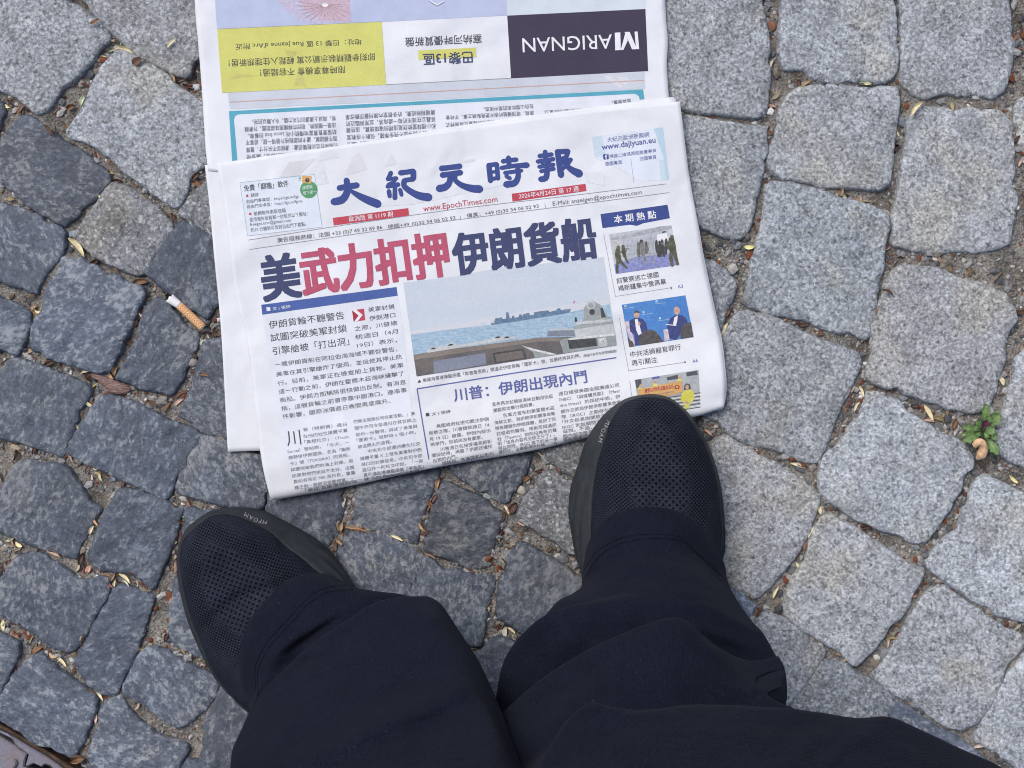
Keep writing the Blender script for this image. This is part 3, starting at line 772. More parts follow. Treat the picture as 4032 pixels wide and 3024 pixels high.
# --- lettering: text curves turned into mesh once, then mapped onto the page
PENDING = []
def T(pr, text, fr, p0, p1, h, mat, bold=0.0, layer=3, res=1):
    PENDING.append((pr, text, fp(fr,*p0), fp(fr,*p1), h*FR[fr][2], mat, bold, layer, res))
def flush_text():
    obs = []
    for it in PENDING:
        cu = bpy.data.curves.new('lettering', 'FONT'); cu.body = it[1]; cu.resolution_u = max(2, it[8]); cu.fill_mode = 'FRONT'
        o = bpy.data.objects.new('lettering', cu); scene.collection.objects.link(o); obs.append(o)
    bpy.context.view_layer.update(); dg = bpy.context.evaluated_depsgraph_get()
    for o, (pr, text, p0, p1, h, mat, bold, layer, res) in zip(obs, PENDING):
        me = bpy.data.meshes.new_from_object(o.evaluated_get(dg))
        n = len(me.vertices)
        if n:
            co = np.empty(n*3, 'f'); me.vertices.foreach_get('co', co); co = co.reshape(-1, 3)
            me.calc_loop_triangles(); tr = np.empty(len(me.loop_triangles)*3, 'i'); me.loop_triangles.foreach_get('vertices', tr); tr = tr.reshape(-1, 3)
            mn, mx = co.min(0), co.max(0); wdt, hgt = mx[0]-mn[0], mx[1]-mn[1]
            d = Vector((p1[0]-p0[0], p1[1]-p0[1])); u = d.normalized(); up = Vector((u.y, -u.x))*h
            q = [(p0[0]+d.x*(c_[0]-mn[0])/wdt+up.x*(c_[1]-mn[1])/hgt, p0[1]+d.y*(c_[0]-mn[0])/wdt+up.y*(c_[1]-mn[1])/hgt) for c_ in co]
            tl = [tuple(int(k) for k in t_) for t_ in tr]
            r_ = bold*h*.62
            ub = Vector((u.x, u.y)); vb = Vector((u.y, -u.x))
            dirs = [(0,0)] + ([] if r_ < .12 else [tuple(ub*(a_*r_)+vb*(b_*r_)) for a_, b_ in (((.7,.7),(-.7,-.7)) if bold < .015 else ((1,.7),(1,-.7),(-1,.7),(-1,-.7),(1,0),(-1,0),(0,.7),(0,-.7)))])
            for n_, (dx, dy) in enumerate(dirs):
                pr.tri([(x+dx, y+dy) for x, y in q], tl, mat, layer+n_*.22)
        bpy.data.meshes.remove(me)
    for o in obs:
        cu = o.data; bpy.data.objects.remove(o); bpy.data.curves.remove(cu)
    PENDING.clear()

K = ink('black', (.075,.078,.095)); KG = ink('grey_text', (.15,.155,.185)); NAVY = ink('navy', (.058,.072,.165), .14); BLUE = ink('masthead_blue', (.050,.080,.27), .14)
RED = ink('red', (.50,.075,.11), .12); CRIM = ink('crimson', (.47,.10,.175), .14); VIO = ink('violet_blue', (.11,.14,.37)); WHITE = ink('white', (.78,.80,.87), .02)
BAR = ink('bar_blue', (.075,.13,.38)); TINT = ink('pale_blue_tint', (.685,.755,.865), .03); TINT2 = ink('faint_tint', (.705,.755,.85), .02); CYAN = ink('cyan_tint', (.46,.63,.77), .04)
YEL = ink('yellow', (.62,.63,.19), .05); TEAL = ink('teal', (.10,.38,.52), .06); GHOST = ink('show_through', (.675,.71,.785), .06, 40); GHOST2 = ink('show_through_warm', (.65,.675,.735), .07, 40); LINE = ink('rule', (.28,.29,.34)); ORL = ink('orange_rule', (.56,.37,.30))
GREEN = ink('green', (.10,.32,.16)); ORG = ink('orange', (.66,.38,.13)); LAV = ink('lavender', (.47,.535,.74), .03); DARKV = ink('aubergine', (.055,.048,.085), .08)

# front page --------------------------------------------------------------
pg = Print(z_front)          # tints, rules, show-through
pg.poly('W', [(1033,1240),(1566,1165),(1588,1300),(1635,1750),(1700,1842),(1180,1925),(1115,1800)], TINT2, 0)
for P, m in [([(1090,60),(830,95),(735,245),(930,225)],GHOST2),([(1160,125),(1215,300),(1050,330)],GHOST),([(1515,0),(1585,165),(1375,225),(1440,40)],GHOST2),([(1820,10),(1885,110),(1755,140)],GHOST),([(1100,85),(1330,45),(1300,0),(1150,0)],GHOST)]:
    pg.poly('a', P, m, 0)
pg.poly('m', [(130,170),(175,290),(60,300)], GHOST, 0); pg.poly('m', [(500,345),(530,395),(470,410)], GHOST, 0)
pg.poly('m', [(950,150),(1240,120),(1230,140),(1000,170)], GHOST, 0)
pg.poly('m', [(1000,340),(1500,270),(1500,300),(800,450),(500,470),(560,440)], GHOST, 0)
pg.poly('k', [(0,860),(330,830),(380,900),(380,1090),(60,1040)], GHOST, 0)
pg.poly('k', [(140,185),(1470,5),(1585,975),(1100,1010),(200,565)], TINT, 0)
pg.poly('k', [(1300,28),(1470,5),(1585,975),(1530,985),(1490,600)], CYAN, 1)
pg.poly('k', [(140,185),(330,160),(420,560),(200,565)], ink('cyan_pale', (.56,.68,.80), .04), 1)
pg.poly('k', [(1400,620),(1515,600),(1585,975),(1430,995)], ink('cyan_pale', (.5,.66,.8), .04), 1)
pg.poly('a', [(355,292),(1078,212),(1150,722),(430,808)], TINT, 0)
pg.line('a', [(355,292),(1078,212),(1150,722),(430,808),(355,292)], 4, ink('box_line', (.33,.47,.55)), 1)
pg.line('W', [(978,945),(1380,882),(1800,822),(2250,770),(2623,724)], 2.2, LINE, 1)
pg.line('W', [(983,982),(1380,924),(1800,865),(2250,808),(2636,758)], 2.2, LINE, 1)
pg.line('k', [(870,590),(930,1040)], 10, ink('pale_violet', (.42,.42,.68)), 2)
pg.line('W', [(2427,1408),(2030,1468),(1642,1531),(1668,1690),(1695,1845)], 4.5, VIO, 2)
pg.line('g', [(255,400),(408,1218),(1130,1105)], 5, LINE, 1); pg.poly('g', [(1128,1088),(1152,1106),(1132,1128)], K, 2)
pg.line('h', [(510,0),(580,420),(645,775),(1450,650)], 6, LINE, 1); pg.poly('h', [(1455,628),(1482,647),(1460,670)], K, 2)
pg.line('h', [(662,915),(690,1140)], 6, LINE, 1)
for x, y in ((392,472),(1007,386)): pg.line('b', [(x-3,y-14),(x+3,y+16)], 3, KG, 2)
for x, y in ((425,420),(455,595)): pg.poly('a', [(x-11,y-10),(x+10,y-13),(x+12,y+10),(x-9,y+12)], RED, 2)
pg.poly('f', [(185,558),(220,553),(224,585),(190,590)], K, 2); pg.poly('e', [(208,1012),(242,1006),(222,982)], K, 2)
pg.build('printed_rules', front)

def banner(P, fr, mat, items=(), extra=()):
    b_ = Print(z_front); b_.poly(fr, P, mat, 1)
    for e_ in extra: b_.poly(*e_)
    for it in items: T(b_, *it)
    flush_text(); b_.build('banner', front)
banner([(1254,634),(1984,539),(1994,612),(1263,706)], 'a', RED, [('歐洲版 第 1119 期', 'a', (1415,672), (1838,622), 52, WHITE, .012)])
banner([(765,300),(1300,228),(1307,280),(770,357)], 'b', RED, [('2026年4月24日 第 17 週', 'b', (818,338), (1254,282), 40, WHITE, .012)])
banner([(1028.5,1200),(1561,1130),(1566,1164),(1033,1239)], 'W', BAR, [('文 | 張婷', 'c', (232,236), (458,204), 48, WHITE, .01)], [('c', [(153,190),(200,186),(206,232),(160,238)], WHITE, 3)])
banner([(213,143),(1088,20),(1120,195),(770,262),(690,295),(600,280),(240,325)], 'g', BLUE, [('本 期 熱 點', 'g', (398,266), (945,196), 104, WHITE, .03)])

mh = Print(z_front)
STK = [([(250,332),(310,322),(378,312)],[32,34,34]),([(303,276),(309,330),(300,378),(268,418),(210,432)],[34,36,40,44,40]),([(322,345),(400,392),(470,425),(530,448)],[18,34,44,46]),
 ([(624,222),(612,250),(602,268)],[26,24,24]),([(602,268),(650,262),(665,262)],[22,20,24]),([(660,262),(640,290),(606,312)],[22,22,26]),([(598,322),(650,312),(678,306)],[22,24,26]),([(610,355),(616,392)],[26,24]),([(655,318),(654,360),(654,405)],[24,26,28]),([(692,345),(702,382)],[24,22]),
 ([(694,222),(740,216),(788,210)],[30,28,30]),([(788,212),(788,262)],[32,32]),([(786,268),(750,272),(722,278)],[28,26,28]),([(722,278),(720,315),(760,352),(830,388),(900,400)],[30,32,36,44,46]),
 ([(992,190),(1060,182),(1125,174)],[32,28,32]),([(998,238),(1065,228),(1130,220)],[32,28,32]),([(1056,240),(1050,290),(1020,325),(975,336)],[30,34,40,42]),([(1092,240),(1092,275),(1140,312),(1210,335),(1270,340)],[26,28,34,42,44]),
 ([(1336,166),(1342,225),(1348,280)],[30,30,30]),([(1340,166),(1394,158)],[26,24]),([(1394,162),(1402,262)],[26,26]),([(1345,218),(1398,211)],[18,18]),([(1350,268),(1400,258)],[22,22]),
 ([(1438,138),(1490,130),(1535,126)],[26,24,26]),([(1478,112),(1484,178)],[28,28]),([(1428,186),(1510,172),(1570,168),(1612,166)],[24,24,26,34]),([(1452,222),(1510,214),(1572,205)],[22,22,22]),([(1545,192),(1548,250),(1522,295),(1462,306)],[28,30,36,38]),([(1462,245),(1488,262)],[22,24]),
 ([(1704,100),(1792,88)],[26,24]),([(1744,68),(1749,140)],[26,26]),([(1690,140),(1804,122)],[24,24]),([(1722,150),(1735,172)],[18,18]),([(1778,142),(1768,166)],[18,18]),([(1700,178),(1806,162)],[22,22]),([(1714,210),(1808,192)],[22,22]),([(1756,150),(1758,225),(1745,262),(1712,268)],[26,28,34,32]),
 ([(1830,68),(1910,66)],[28,30]),([(1908,72),(1895,108),(1872,116)],[28,26,22]),([(1836,72),(1848,160),(1860,238)],[32,34,36]),([(1862,136),(1932,126)],[22,24]),([(1926,132),(1900,168),(1868,196)],[24,22,20]),([(1880,152),(1935,198),(1992,228)],[20,34,46])]
for n_, (P, W_) in enumerate(STK): mh.brush('m', P, [w_*1.30 for w_ in W_], BLUE, 2+.5*(n_ % 4))
mh.build('masthead', front)

hd = Print(z_front)
T(hd, '美', 'a', (598,1440), (950,1392), 430, NAVY, .058, 3, 3)
T(hd, '武力扣押', 'W', (1200,1164), (1773,1083), 175, CRIM, .058, 3, 3)
T(hd, '伊朗貨船', 'b', (362,893), (1388,762), 300, NAVY, .058, 3, 3)
flush_text(); hd.build('headline', front)

bt = Print(z_front)
def rows(fr, h, mat, items, bold=0.0):
    for tx, x0, y0, x1, y1 in items: T(bt, tx, fr, (x0,y0), (x1,y1), h, mat, bold)
T(bt, '免費「翻牆」軟件', 'a', (398,380), (828,330), 62, K, .01)
T(bt, '鏈接', 'a', (462,434), (538,425), 38, KG, .006)
rows('a', 42, KG, [('自由門專業版：https://git.io/fgp',422,500,928,445),('自由門安卓版：https://git.io/fgma',430,550,960,490),('破網軟件索取信箱',492,614,800,580),
 ('使用海外信箱寄一封信到以下郵址：',450,674,1015,612),('freeget.one@gmail.com',455,722,850,680),('約10 分鐘就可收到自由門下載點。',463,772,1000,712)])
T(bt, '廣告服務熱線：法國 +33 (0)7 49 32 89 86', 'a', (720,882), (1735,752), 54, KG, .004)
T(bt, '德國+49 (0)30 34 06 02 92', 'W', (1528,905), (1795,867), 20, KG, .004)
T(bt, '傳真：+49 (0)30 34 06 02 93', 'b', (440,482), (962,408), 38, KG, .004)
T(bt, 'E-Mail: anzeigen@epochtimes.com', 'b', (1065,397), (1712,311), 42, KG, .0)
T(bt, 'www.EpochTimes.com', 'b', (126,443), (664,372), 56, RED, .006, 3, 2)
rows('c', 100, K, [('伊朗貨輪不聽警告',190,460,1128,335),('試圖突破美軍封鎖',212,620,1160,497),('引擎艙被「打出洞」',238,785,1188,658)], .006)
rows('c', 62, K, [('美軍封鎖',1425,252,1752,207),('伊朗港口',1440,362,1762,314),('之際，川普總',1255,490,1785,412),('統週日（4月',1265,592,1795,517),('19日）表示，',1285,697,1780,627),
 ('一艘伊朗貨船在阿拉伯海海域不聽從警告，',262,937,1785,737),('美軍在其引擎艙炸了個洞，並迫使其停止航',280,1057,1845,832),('行。目前，美軍正在檢查船上貨物。美軍',298,1167,1862,937),
 ('這一行動之前，伊朗在霍爾木茲海峽襲擊了',312,1272,1868,1042),('商船。伊朗方面稱將很快做出反制。有消息',328,1377,1893,1147),('指，這艘貨輪之前曾停靠中國港口。連串事',345,1482,1905,1247),('件影響，國際油價週日晚間再度飆升。',362,1582,1700,1382)], .008)
T(bt, '川', 'd', (418,655), (592,632), 185, K, -.012)
rows('d', 47, KG, [('普（特朗普）週日',612,474,1155,402),('在他的社交媒體平臺',615,557,1165,477),('「真相社交」（Truth',630,627,1180,557),('Social）發帖說，「今天，一',418,747,1190,627),
 ('艘懸掛伊朗國旗、名為『圖斯',432,822,1205,707),('卡』號（TOUSKA）的貨船，',450,897,1190,782),('試圖突破我們的海上封鎖，但',462,972,1235,857),('結果對他們來說不太好。這艘',478,1047,1250,937),
 ('貨船有將近 900 英尺長，重量',495,1122,1262,1002),('幾乎與一艘航空母艦相當。」',508,1194,1225,1082),('「美國海軍導彈驅逐',640,1230,1290,1122),
 ('們無法開展任何商業活動。」美',1240,374,2005,267),('國中央司令部週日在其官網上',1255,454,2020,347),('發布一份聲明，詳述了美軍與',1268,537,2035,427),('「圖斯卡」號對峙 6 個小時，',1280,607,2015,502),('被迫開火的過程。',1295,687,1715,617),
 ('中央司令部還持續在社交',1420,740,2070,642),('媒體平臺 X 上發布美軍對伊朗',1325,834,2085,717),('港口的封鎖信息。中央司令部',1335,907,2095,792),('週日在一則帖文中說，「一架',1350,977,2105,857),('直升機從導彈驅逐艦『平克尼』',1365,1037,2115,927),('號（USS Pinckney）上起飛，',1375,1092,2080,978)])
T(bt, '美國海軍導彈驅逐艦「斯普魯恩斯」號逼近伊朗貨輪「圖斯卡」號，並最終將其扣押。', 'e', (255,1008), (1630,792), 36, KG, .004)
T(bt, '（美國中央司令部視頻截圖）', 'e', (1650,790), (1945,745), 26, KG)
T(bt, '川普：伊朗出現內鬥', 'f', (468,447), (1752,262), 125, VIO, .03, 3, 2)
T(bt, '文 | 張婷', 'f', (248,587), (430,560), 36, K, .004)
rows('f', 38, KG, [('美國政府在密切關注伊朗',292,702,798,630),('局勢之際，川普總統週日（4',218,770,803,687),('月 19 日）披露，伊朗內部出',225,830,815,742),('現爭鬥，目前尚沒有贏家。',235,882,740,807),('川普週日在接受福克斯新',330,927,828,847),
 ('聞採訪時，揭露了伊朗政權所',250,987,835,895),('出現的內鬥。',262,1037,495,992),('總統說，在美國和以色列',350,1062,845,967),
 ('宣布再次封鎖該海峽並動用快艇',832,492,1420,410),('攔截和攻擊行經船隻。',842,552,1240,487),('在軍方宣布封鎖霍爾木茲',938,599,1435,522),('海峽之前，與伊朗伊斯蘭革命衛',855,670,1442,577),('隊有關聯的伊朗媒體，批評了阿',865,724,1448,632),
 ('拉格奇的聲明。塔斯尼姆通訊',875,777,1455,687),('社（Tasnim）說阿拉格奇的聲',882,827,1458,737),('明「信息內容完全缺乏分寸」。',888,872,1440,780),('與此同時，IRGC 旗下的另一家',892,917,1465,822),('通訊社，法爾斯通訊社稱，「外',895,954,1465,864),
 ('週日接受美國全國廣播公司',1475,390,2060,302),('（NBC）《與媒體見面》（Meet',1480,447,2068,357),('the Press）的採訪中說，伊',1490,502,2072,412),('朗外交部與伊朗伊斯蘭革命衛',1498,562,2080,467),('隊（IRGC）之間存在衝突，',1505,614,2080,525),
 ('「外交部長說開放海峽，而',1510,662,2085,575),('IRGC 則說關閉海峽。阿拉',1512,714,2090,625),('茲說。不過，他們的爭論',1518,754,2095,665),('朗內部怎麼爭論，都在',1520,800,2000,725),('哪些物資可以通過',1522,835,1900,775)])
T(bt, '前警察逃亡德國', 'g', (428,1052), (975,967), 74, K, .004)
T(bt, '揭新疆集中營黑幕', 'g', (450,1152), (1075,1057), 74, K, .004)
T(bt, 'A3', 'g', (1225,1112), (1292,1102), 42, VIO, .004)
T(bt, '中共活摘器官罪行', 'h', (675,582), (1408,467), 86, K, .004)
T(bt, '再引關注', 'h', (698,707), (1065,652), 86, K, .004)
T(bt, 'A6', 'h', (1578,657), (1652,644), 46, VIO, .004)
T(bt, '大紀元歐洲新聞網', 'k', (435,287), (1215,182), 92, VIO, .008)
T(bt, 'www.dajiyuan.eu', 'k', (340,462), (1340,322), 140, VIO, .022, 3, 2)
T(bt, '掃描二維碼跟蹤臉書專頁', 'k', (475,587), (1350,470), 72, VIO, .008)
T(bt, '德國專頁', 'k', (395,727), (710,690), 74, VIO, .01)
T(bt, '法國專頁', 'k', (1042,632), (1350,595), 74, VIO, .01)
flush_text(); bt.build('body_text', front)

em = Print(z_front)          # small printed emblems
em.disc('a', 1022, 360, 84, 84, GREEN, 2, 32)
em.poly('a', [(958,226),(972,222),(984,230),(1050,232),(1040,304),(956,290)], ORG, 3); em.disc('a', 1008, 270, 21, 21, K, 4); em.disc('a', 1012, 265, 8, 8, KG, 5)
for P in ([(925,232),(945,245)],[(922,250),(945,256)],[(922,270),(944,266)]): em.line('a', P, 6, GREEN, 3)
T(em, '請把我', 'a', (962,362), (1060,347), 36, WHITE, .01); T(em, '剪下來～', 'a', (970,414), (1100,394), 36, WHITE, .01)
flush_text(); em.build('printed_emblem', front); em = Print(z_front)
em.poly('k', [(352,520),(362,508),(445,500),(455,510),(460,592),(450,602),(372,608),(360,598)], BLUE, 2); T(em, 'f', 'k', (392,600), (444,594), 82, WHITE, .03)
flush_text(); em.build('printed_emblem', front); em = Print(z_front)
em.poly('c', [(1220,228),(1368,205),(1385,350),(1240,368)], RED, 2); em.poly('c', [(1220,228),(1300,292),(1240,368)], ink('dark_red', (.36,.04,.06)), 3)
em.poly('c', [(1222,226),(1272,220),(1352,284),(1292,362),(1248,368),(1302,292)], WHITE, 4)
flush_text(); em.build('printed_emblem', front)

# lead picture: a ship seen over a warship's rail
ph = Print(z_front)
SKYP = mixed('picture_sky', (.53,.615,.725), (.575,.64,.735), 9, (1,4,1)); HAZP = mixed('picture_haze', (.59,.635,.715), (.62,.65,.73), 12); SEAP = mixed('picture_sea', (.29,.44,.60), (.41,.54,.67), 190, (1,3.2,1)); SHIP = pic('ship', (.135,.215,.335)); DECK = mixed('deck_shade', (.115,.115,.13), (.17,.155,.15), 50)
DECK2 = mixed('deck_edge', (.20,.175,.165), (.26,.235,.22), 60); PANEL = mixed('deck_panel', (.20,.235,.315), (.24,.27,.35), 40); PALE = mixed('pale_metal', (.46,.50,.53), (.56,.60,.62), 60); MIDM = mixed('mid_metal', (.28,.32,.34), (.36,.40,.41), 60); DKM = pic('dark_metal', (.07,.075,.08)); WHM = pic('white_metal', (.62,.66,.68))
ph.poly('W', [(1588,1113),(1720,1097),(1780,1090),(1990,1050),(2100,1042),(2377,1012),(2428,1360),(1640,1482)], SKYP, 0)
ph.poly('e', [(140,560),(500,510),(840,440),(1540,330),(1870,290),(1885,345),(845,520),(150,600)], HAZP, 1)
ph.poly('e', [(148,592),(500,545),(845,505),(1540,395),(1882,325),(1930,600),(1260,630),(172,775)], SEAP, 2)
for k in range(26):
    x, y = 220+rnd.random()*1300, 0; y = 700-(x-170)*.16-rnd.random()*110
    ph.line('e', [(x,y),(x+rnd.uniform(20,70),y-rnd.uniform(4,9))], rnd.uniform(2,5), pic('sea_glint', (.46,.60,.73)) if k % 2 else pic('sea_dark', (.22,.40,.60)), 3)
ph.poly('e', [(850,487),(880,470),(885,450),(945,440),(948,458),(980,452),(978,400),(990,396),(1000,402),(1012,450),(1030,448),(1030,428),(1050,426),(1052,445),(1090,438),(1088,418),(1115,415),(1118,433),(1130,412),(1150,410),(1155,405),(1180,402),(1185,425),(1222,418),(1222,398),(1250,392),(1345,380),(1358,395),(1420,378),(1422,365),(1450,362),(1455,380),(1490,372),(1545,370),(1530,400),(1300,440),(1000,487),(850,508)], SHIP, 4)
ph.poly('e', [(856,482),(878,476),(878,490),(858,494)], SKYP, 5)
ph.poly('e', [(172,768),(300,745),(1260,618),(1560,612),(1930,592),(1942,685),(200,955)], DECK, 4)
ph.poly('e', [(172,768),(1260,618),(1500,620),(1490,650),(1255,652),(178,812)], DECK2, 5)
ph.poly('e', [(345,822),(798,752),(806,850),(350,930)], PANEL, 5)
ph.poly('e', [(862,752),(1130,712),(1160,800),(882,845)], DKM, 5); ph.poly('e', [(880,765),(1120,728),(1140,795),(895,832)], DECK, 6)
ph.poly('e', [(1115,688),(1215,720),(1425,765),(1230,795),(1215,745)], MIDM, 6); ph.poly('e', [(1112,685),(1225,716),(1425,763),(1370,768),(1205,728)], WHM, 7)
ph.poly('e', [(285,742),(330,700),(440,692),(470,668),(530,665),(548,682),(840,638),(880,608),(940,612),(1050,610),(1095,622),(300,750)], PALE, 5)
for x, y in ((345,712),(495,680),(905,615),(985,615)): ph.poly('e', [(x-28,y+8),(x-5,y-8),(x+25,y-6),(x+14,y+8)], DKM, 6)
ph.poly('e', [(1335,605),(1345,560),(1405,540),(1580,538),(1580,606)], PANEL, 5); ph.poly('e', [(1345,560),(1405,540),(1580,538),(1580,552),(1400,556)], PALE, 6)
ph.poly('e', [(1445,650),(1475,628),(1515,622),(1600,610),(1930,580),(1942,685),(1480,755),(1465,700)], MIDM, 6)
ph.poly('e', [(1515,640),(1765,622),(1772,690),(1532,718)], DKM, 7); ph.poly('e', [(1780,625),(1850,615),(1862,690),(1790,700)], PALE, 7); ph.disc('e', 1818, 645, 27, 25, WHM, 8); ph.line('e', [(1805,650),(1822,658),(1835,635)], 8, MIDM, 9)
ph.poly('e', [(1562,520),(1905,468),(1928,582),(1590,618)], PALE, 7); ph.poly('e', [(1562,520),(1905,468),(1910,495),(1568,548)], MIDM, 8); ph.poly('e', [(1588,480),(1895,452),(1900,478),(1592,508)], PALE, 9)
ph.poly('e', [(1600,612),(1925,582),(1928,600),(1530,640),(1520,625)], WHM, 8)
ph.poly('e', [(1655,470),(1657,360),(1690,315),(1730,296),(1800,330),(1812,352),(1852,425),(1895,455),(1640,480)], MIDM, 9); ph.disc('e', 1718, 335, 40, 36, PALE, 10); ph.disc('e', 1720, 337, 25, 20, MIDM, 11)
ph.disc('e', 1728, 395, 24, 26, DKM, 11); ph.poly('e', [(1800,360),(1820,360),(1850,440),(1810,445)], DKM, 10); ph.poly('e', [(1578,440),(1592,440),(1598,478),(1578,480)], DKM, 10)
ph.poly('e', [(1563,318),(1572,296),(1580,300),(1570,322)], RED, 2)
ph.build('photograph', front, 'printed picture of a ship on a pale sea')

p2 = Print(z_front)
WALLP = mixed('wall_tone', (.46,.50,.57), (.58,.62,.69), 40); FLOORP = pic('violet_floor', (.25,.28,.55)); SOL = mixed('camouflage', (.075,.085,.06), (.15,.155,.11), 260); BARM = pic('cage_grey', (.34,.37,.42))
p2.poly('g', [(325,405),(640,360),(1140,290),(1242,805),(412,925)], WALLP, 0)
p2.poly('g', [(395,800),(575,735),(690,700),(1190,650),(1242,805),(412,925)], FLOORP, 1)
p2.poly('g', [(330,455),(500,430),(1000,300),(1140,292),(1150,330),(520,470),(340,480)], pic('ceiling_grey', (.38,.41,.46)), 1); p2.poly('g', [(370,490),(470,480),(500,700),(400,740)], pic('grey_door', (.50,.52,.53)), 2)
p2.poly('g', [(950,410),(1080,390),(1100,480),(960,500)], WHITE, 2); p2.poly('g', [(1015,372),(1068,364),(1068,380),(1015,388)], DKM, 3)
for x in range(510, 930, 17): p2.line('g', [(x, 460-(x-500)*.05), (x+22, 770-(x-500)*.02)], 3.5, BARM, 2)
p2.line('g', [(520,560),(900,520)], 6, BARM, 2); p2.line('g', [(560,665),(910,650)], 7, BARM, 4); p2.line('g', [(870,420),(935,780),(780,780)], 10, BARM, 4)
GRYF = pic('grey_figure', (.20,.20,.20))
def figure(pr, fr, head, hr, strokes, mat, hm=None):
    for n_, (P, W_) in enumerate(strokes): pr.brush(fr, P, W_, mat, 4+.3*n_)
    pr.disc(fr, head[0], head[1], hr, hr*1.15, hm or mat, 5.5, 14)
figure(p2, 'g', (748,502), 24, [([(748,525),(755,590),(765,660)],[60,78,60]),([(770,650),(785,700),(800,752)],[34,26,22])], GRYF, DKM)
figure(p2, 'g', (712,528), 18, [([(710,545),(708,600),(712,690)],[34,46,36])], SOL, DKM)
figure(p2, 'g', (808,520), 18, [([(812,540),(820,600),(815,650)],[36,46,32])], SOL, DKM)
for k in range(9): p2.line('g', [(690+k*19,500),(705+k*19,770)], 3, BARM, 6.5)
for hx, hy, P in ((945,497,[(942,515),(955,600),(975,695)]),(985,505,[(988,520),(990,600),(1000,690)]),(1016,488,[(1018,505),(1025,600),(1042,690)]),(1072,476,[(1072,495),(1070,580),(1068,655)])):
    figure(p2, 'g', (hx,hy), 15, [(P,[34,46,30])], DKM)
p2.line('g', [(1000,520),(1078,556)], 6, BARM, 6)
figure(p2, 'g', (1148,440), 24, [([(1140,470),(1150,560),(1165,650)],[70,96,84]),([(1140,650),(1138,730),(1150,812)],[56,50,40]),([(1185,650),(1200,720),(1222,795)],[50,44,36]),([(1110,500),(1088,560),(1120,610)],[26,24,20])], SOL)
figure(p2, 'g', (508,566), 21, [([(510,590),(518,640),(530,690)],[44,52,44]),([(535,690),(550,740),(575,780)],[30,24,20]),([(520,600),(560,596),(592,598)],[16,10,7])], SOL)
figure(p2, 'g', (446,580), 25, [([(440,605),(440,680),(455,760)],[56,78,62]),([(440,755),(432,820),(432,900)],[40,34,28]),([(475,755),(510,800),(558,846)],[40,32,24]),([(455,630),(500,640),(560,618)],[24,16,9])], SOL)
p2.build('photograph', front, 'printed picture of men in camouflage beside a cage')

p3 = Print(z_front)
PB = mixed('backdrop_blue', (.075,.22,.56), (.10,.27,.62), 30); SUIT = pic('suit_blue', (.06,.075,.22)); SKIN = pic('skin_tone', (.55,.36,.31)); HAIRP = pic('brown_grey', (.10,.095,.10)); CHAIR = pic('pink_white', (.60,.53,.60))
p3.poly('W', [(2448,1200),(2699,1162.5),(2731,1327),(2478,1367)], PB, 0)
for x, y in ((540,1345),(945,1285),(775,1425),(990,1505)): p3.poly('g', [(x-14,y-14),(x+14,y-18),(x+16,y+10),(x-12,y+14)], pic('pale_mark', (.42,.58,.74)), 1); p3.line('g', [(x-20,y+32),(x+120,y+14)], 5, pic('pale_mark', (.42,.58,.74)), 1)
p3.poly('h', [(580,60),(650,50),(700,240),(750,410),(700,420),(640,250)], CHAIR, 1)
p3.poly('h', [(655,60),(700,20),(770,0),(850,20),(900,80),(925,190),(860,230),(830,290),(790,400),(735,410),(730,250),(665,200)], SUIT, 2); p3.poly('h', [(735,30),(775,20),(800,100),(835,230),(790,260),(755,180)], WHITE, 3); p3.disc('h', 762, -42, 40, 50, SKIN, 3); p3.poly('h', [(720,-60),(735,-95),(775,-103),(800,-85),(800,-60),(760,-72)], HAIRP, 4); p3.disc('h', 800, 90, 20, 24, SKIN, 4)
p3.poly('h', [(1225,75),(1250,10),(1320,-30),(1420,-35),(1480,10),(1510,90),(1430,200),(1330,330),(1240,300),(1200,140)], SUIT, 2); p3.poly('h', [(1310,0),(1360,-30),(1350,60),(1330,120),(1290,100)], WHITE, 3); p3.disc('h', 1345, -100, 45, 58, SKIN, 3); p3.poly('h', [(1165,95),(1340,110),(1340,122),(1200,108)], WHITE, 4)
p3.poly('h', [(1150,180),(1215,165),(1240,330),(1170,345)], CHAIR, 3); p3.poly('h', [(800,270),(880,200),(960,172),(1040,200),(1110,290),(1150,352),(795,405)], HAIRP, 5)
p3.poly('h', [(1395,220),(1430,110),(1500,80),(1552,68),(1588,283),(1400,312)], HAIRP, 5); p3.poly('h', [(628,290),(700,350),(735,418),(655,430)], HAIRP, 5)
p3.build('photograph', front, 'printed picture of two seated men before a blue backdrop')

p4 = Print(z_front)
STEP = pic('step_dark', (.09,.10,.12)); BAN = mixed('banner_orange', (.62,.36,.13), (.68,.45,.20), 40); YW = mixed('yellow_cloth', (.62,.60,.10), (.70,.68,.22), 80)
p4.poly('h', [(732,905),(1662,760),(1688,1285),(1400,1325),(900,1400),(780,1200)], mixed('street_grey', (.33,.37,.41), (.43,.47,.50), 60), 0)
for k in range(9): y = 1100+k*26; p4.line('h', [(1150,y+72),(1688,y-8)], 12, STEP if k % 2 == 0 else WHITE, 1)
p4.poly('h', [(980,870),(1090,850),(1100,880),(990,900)], VIO, 1); p4.poly('h', [(1200,870),(1360,830),(1370,890),(1210,915)], STEP, 1); p4.poly('h', [(1480,800),(1640,770),(1650,830),(1490,855)], STEP, 1); p4.poly('h', [(740,905),(830,895),(835,1000),(760,1030)], STEP, 1)
for x, y in ((820,1005),(1035,945),(1390,880)): p4.disc('h', x, y-10, 22, 26, SKIN, 2); p4.poly('h', [(x-30,y+10),(x,y-2),(x+50,y+50),(x-40,y+60)], YW, 2)
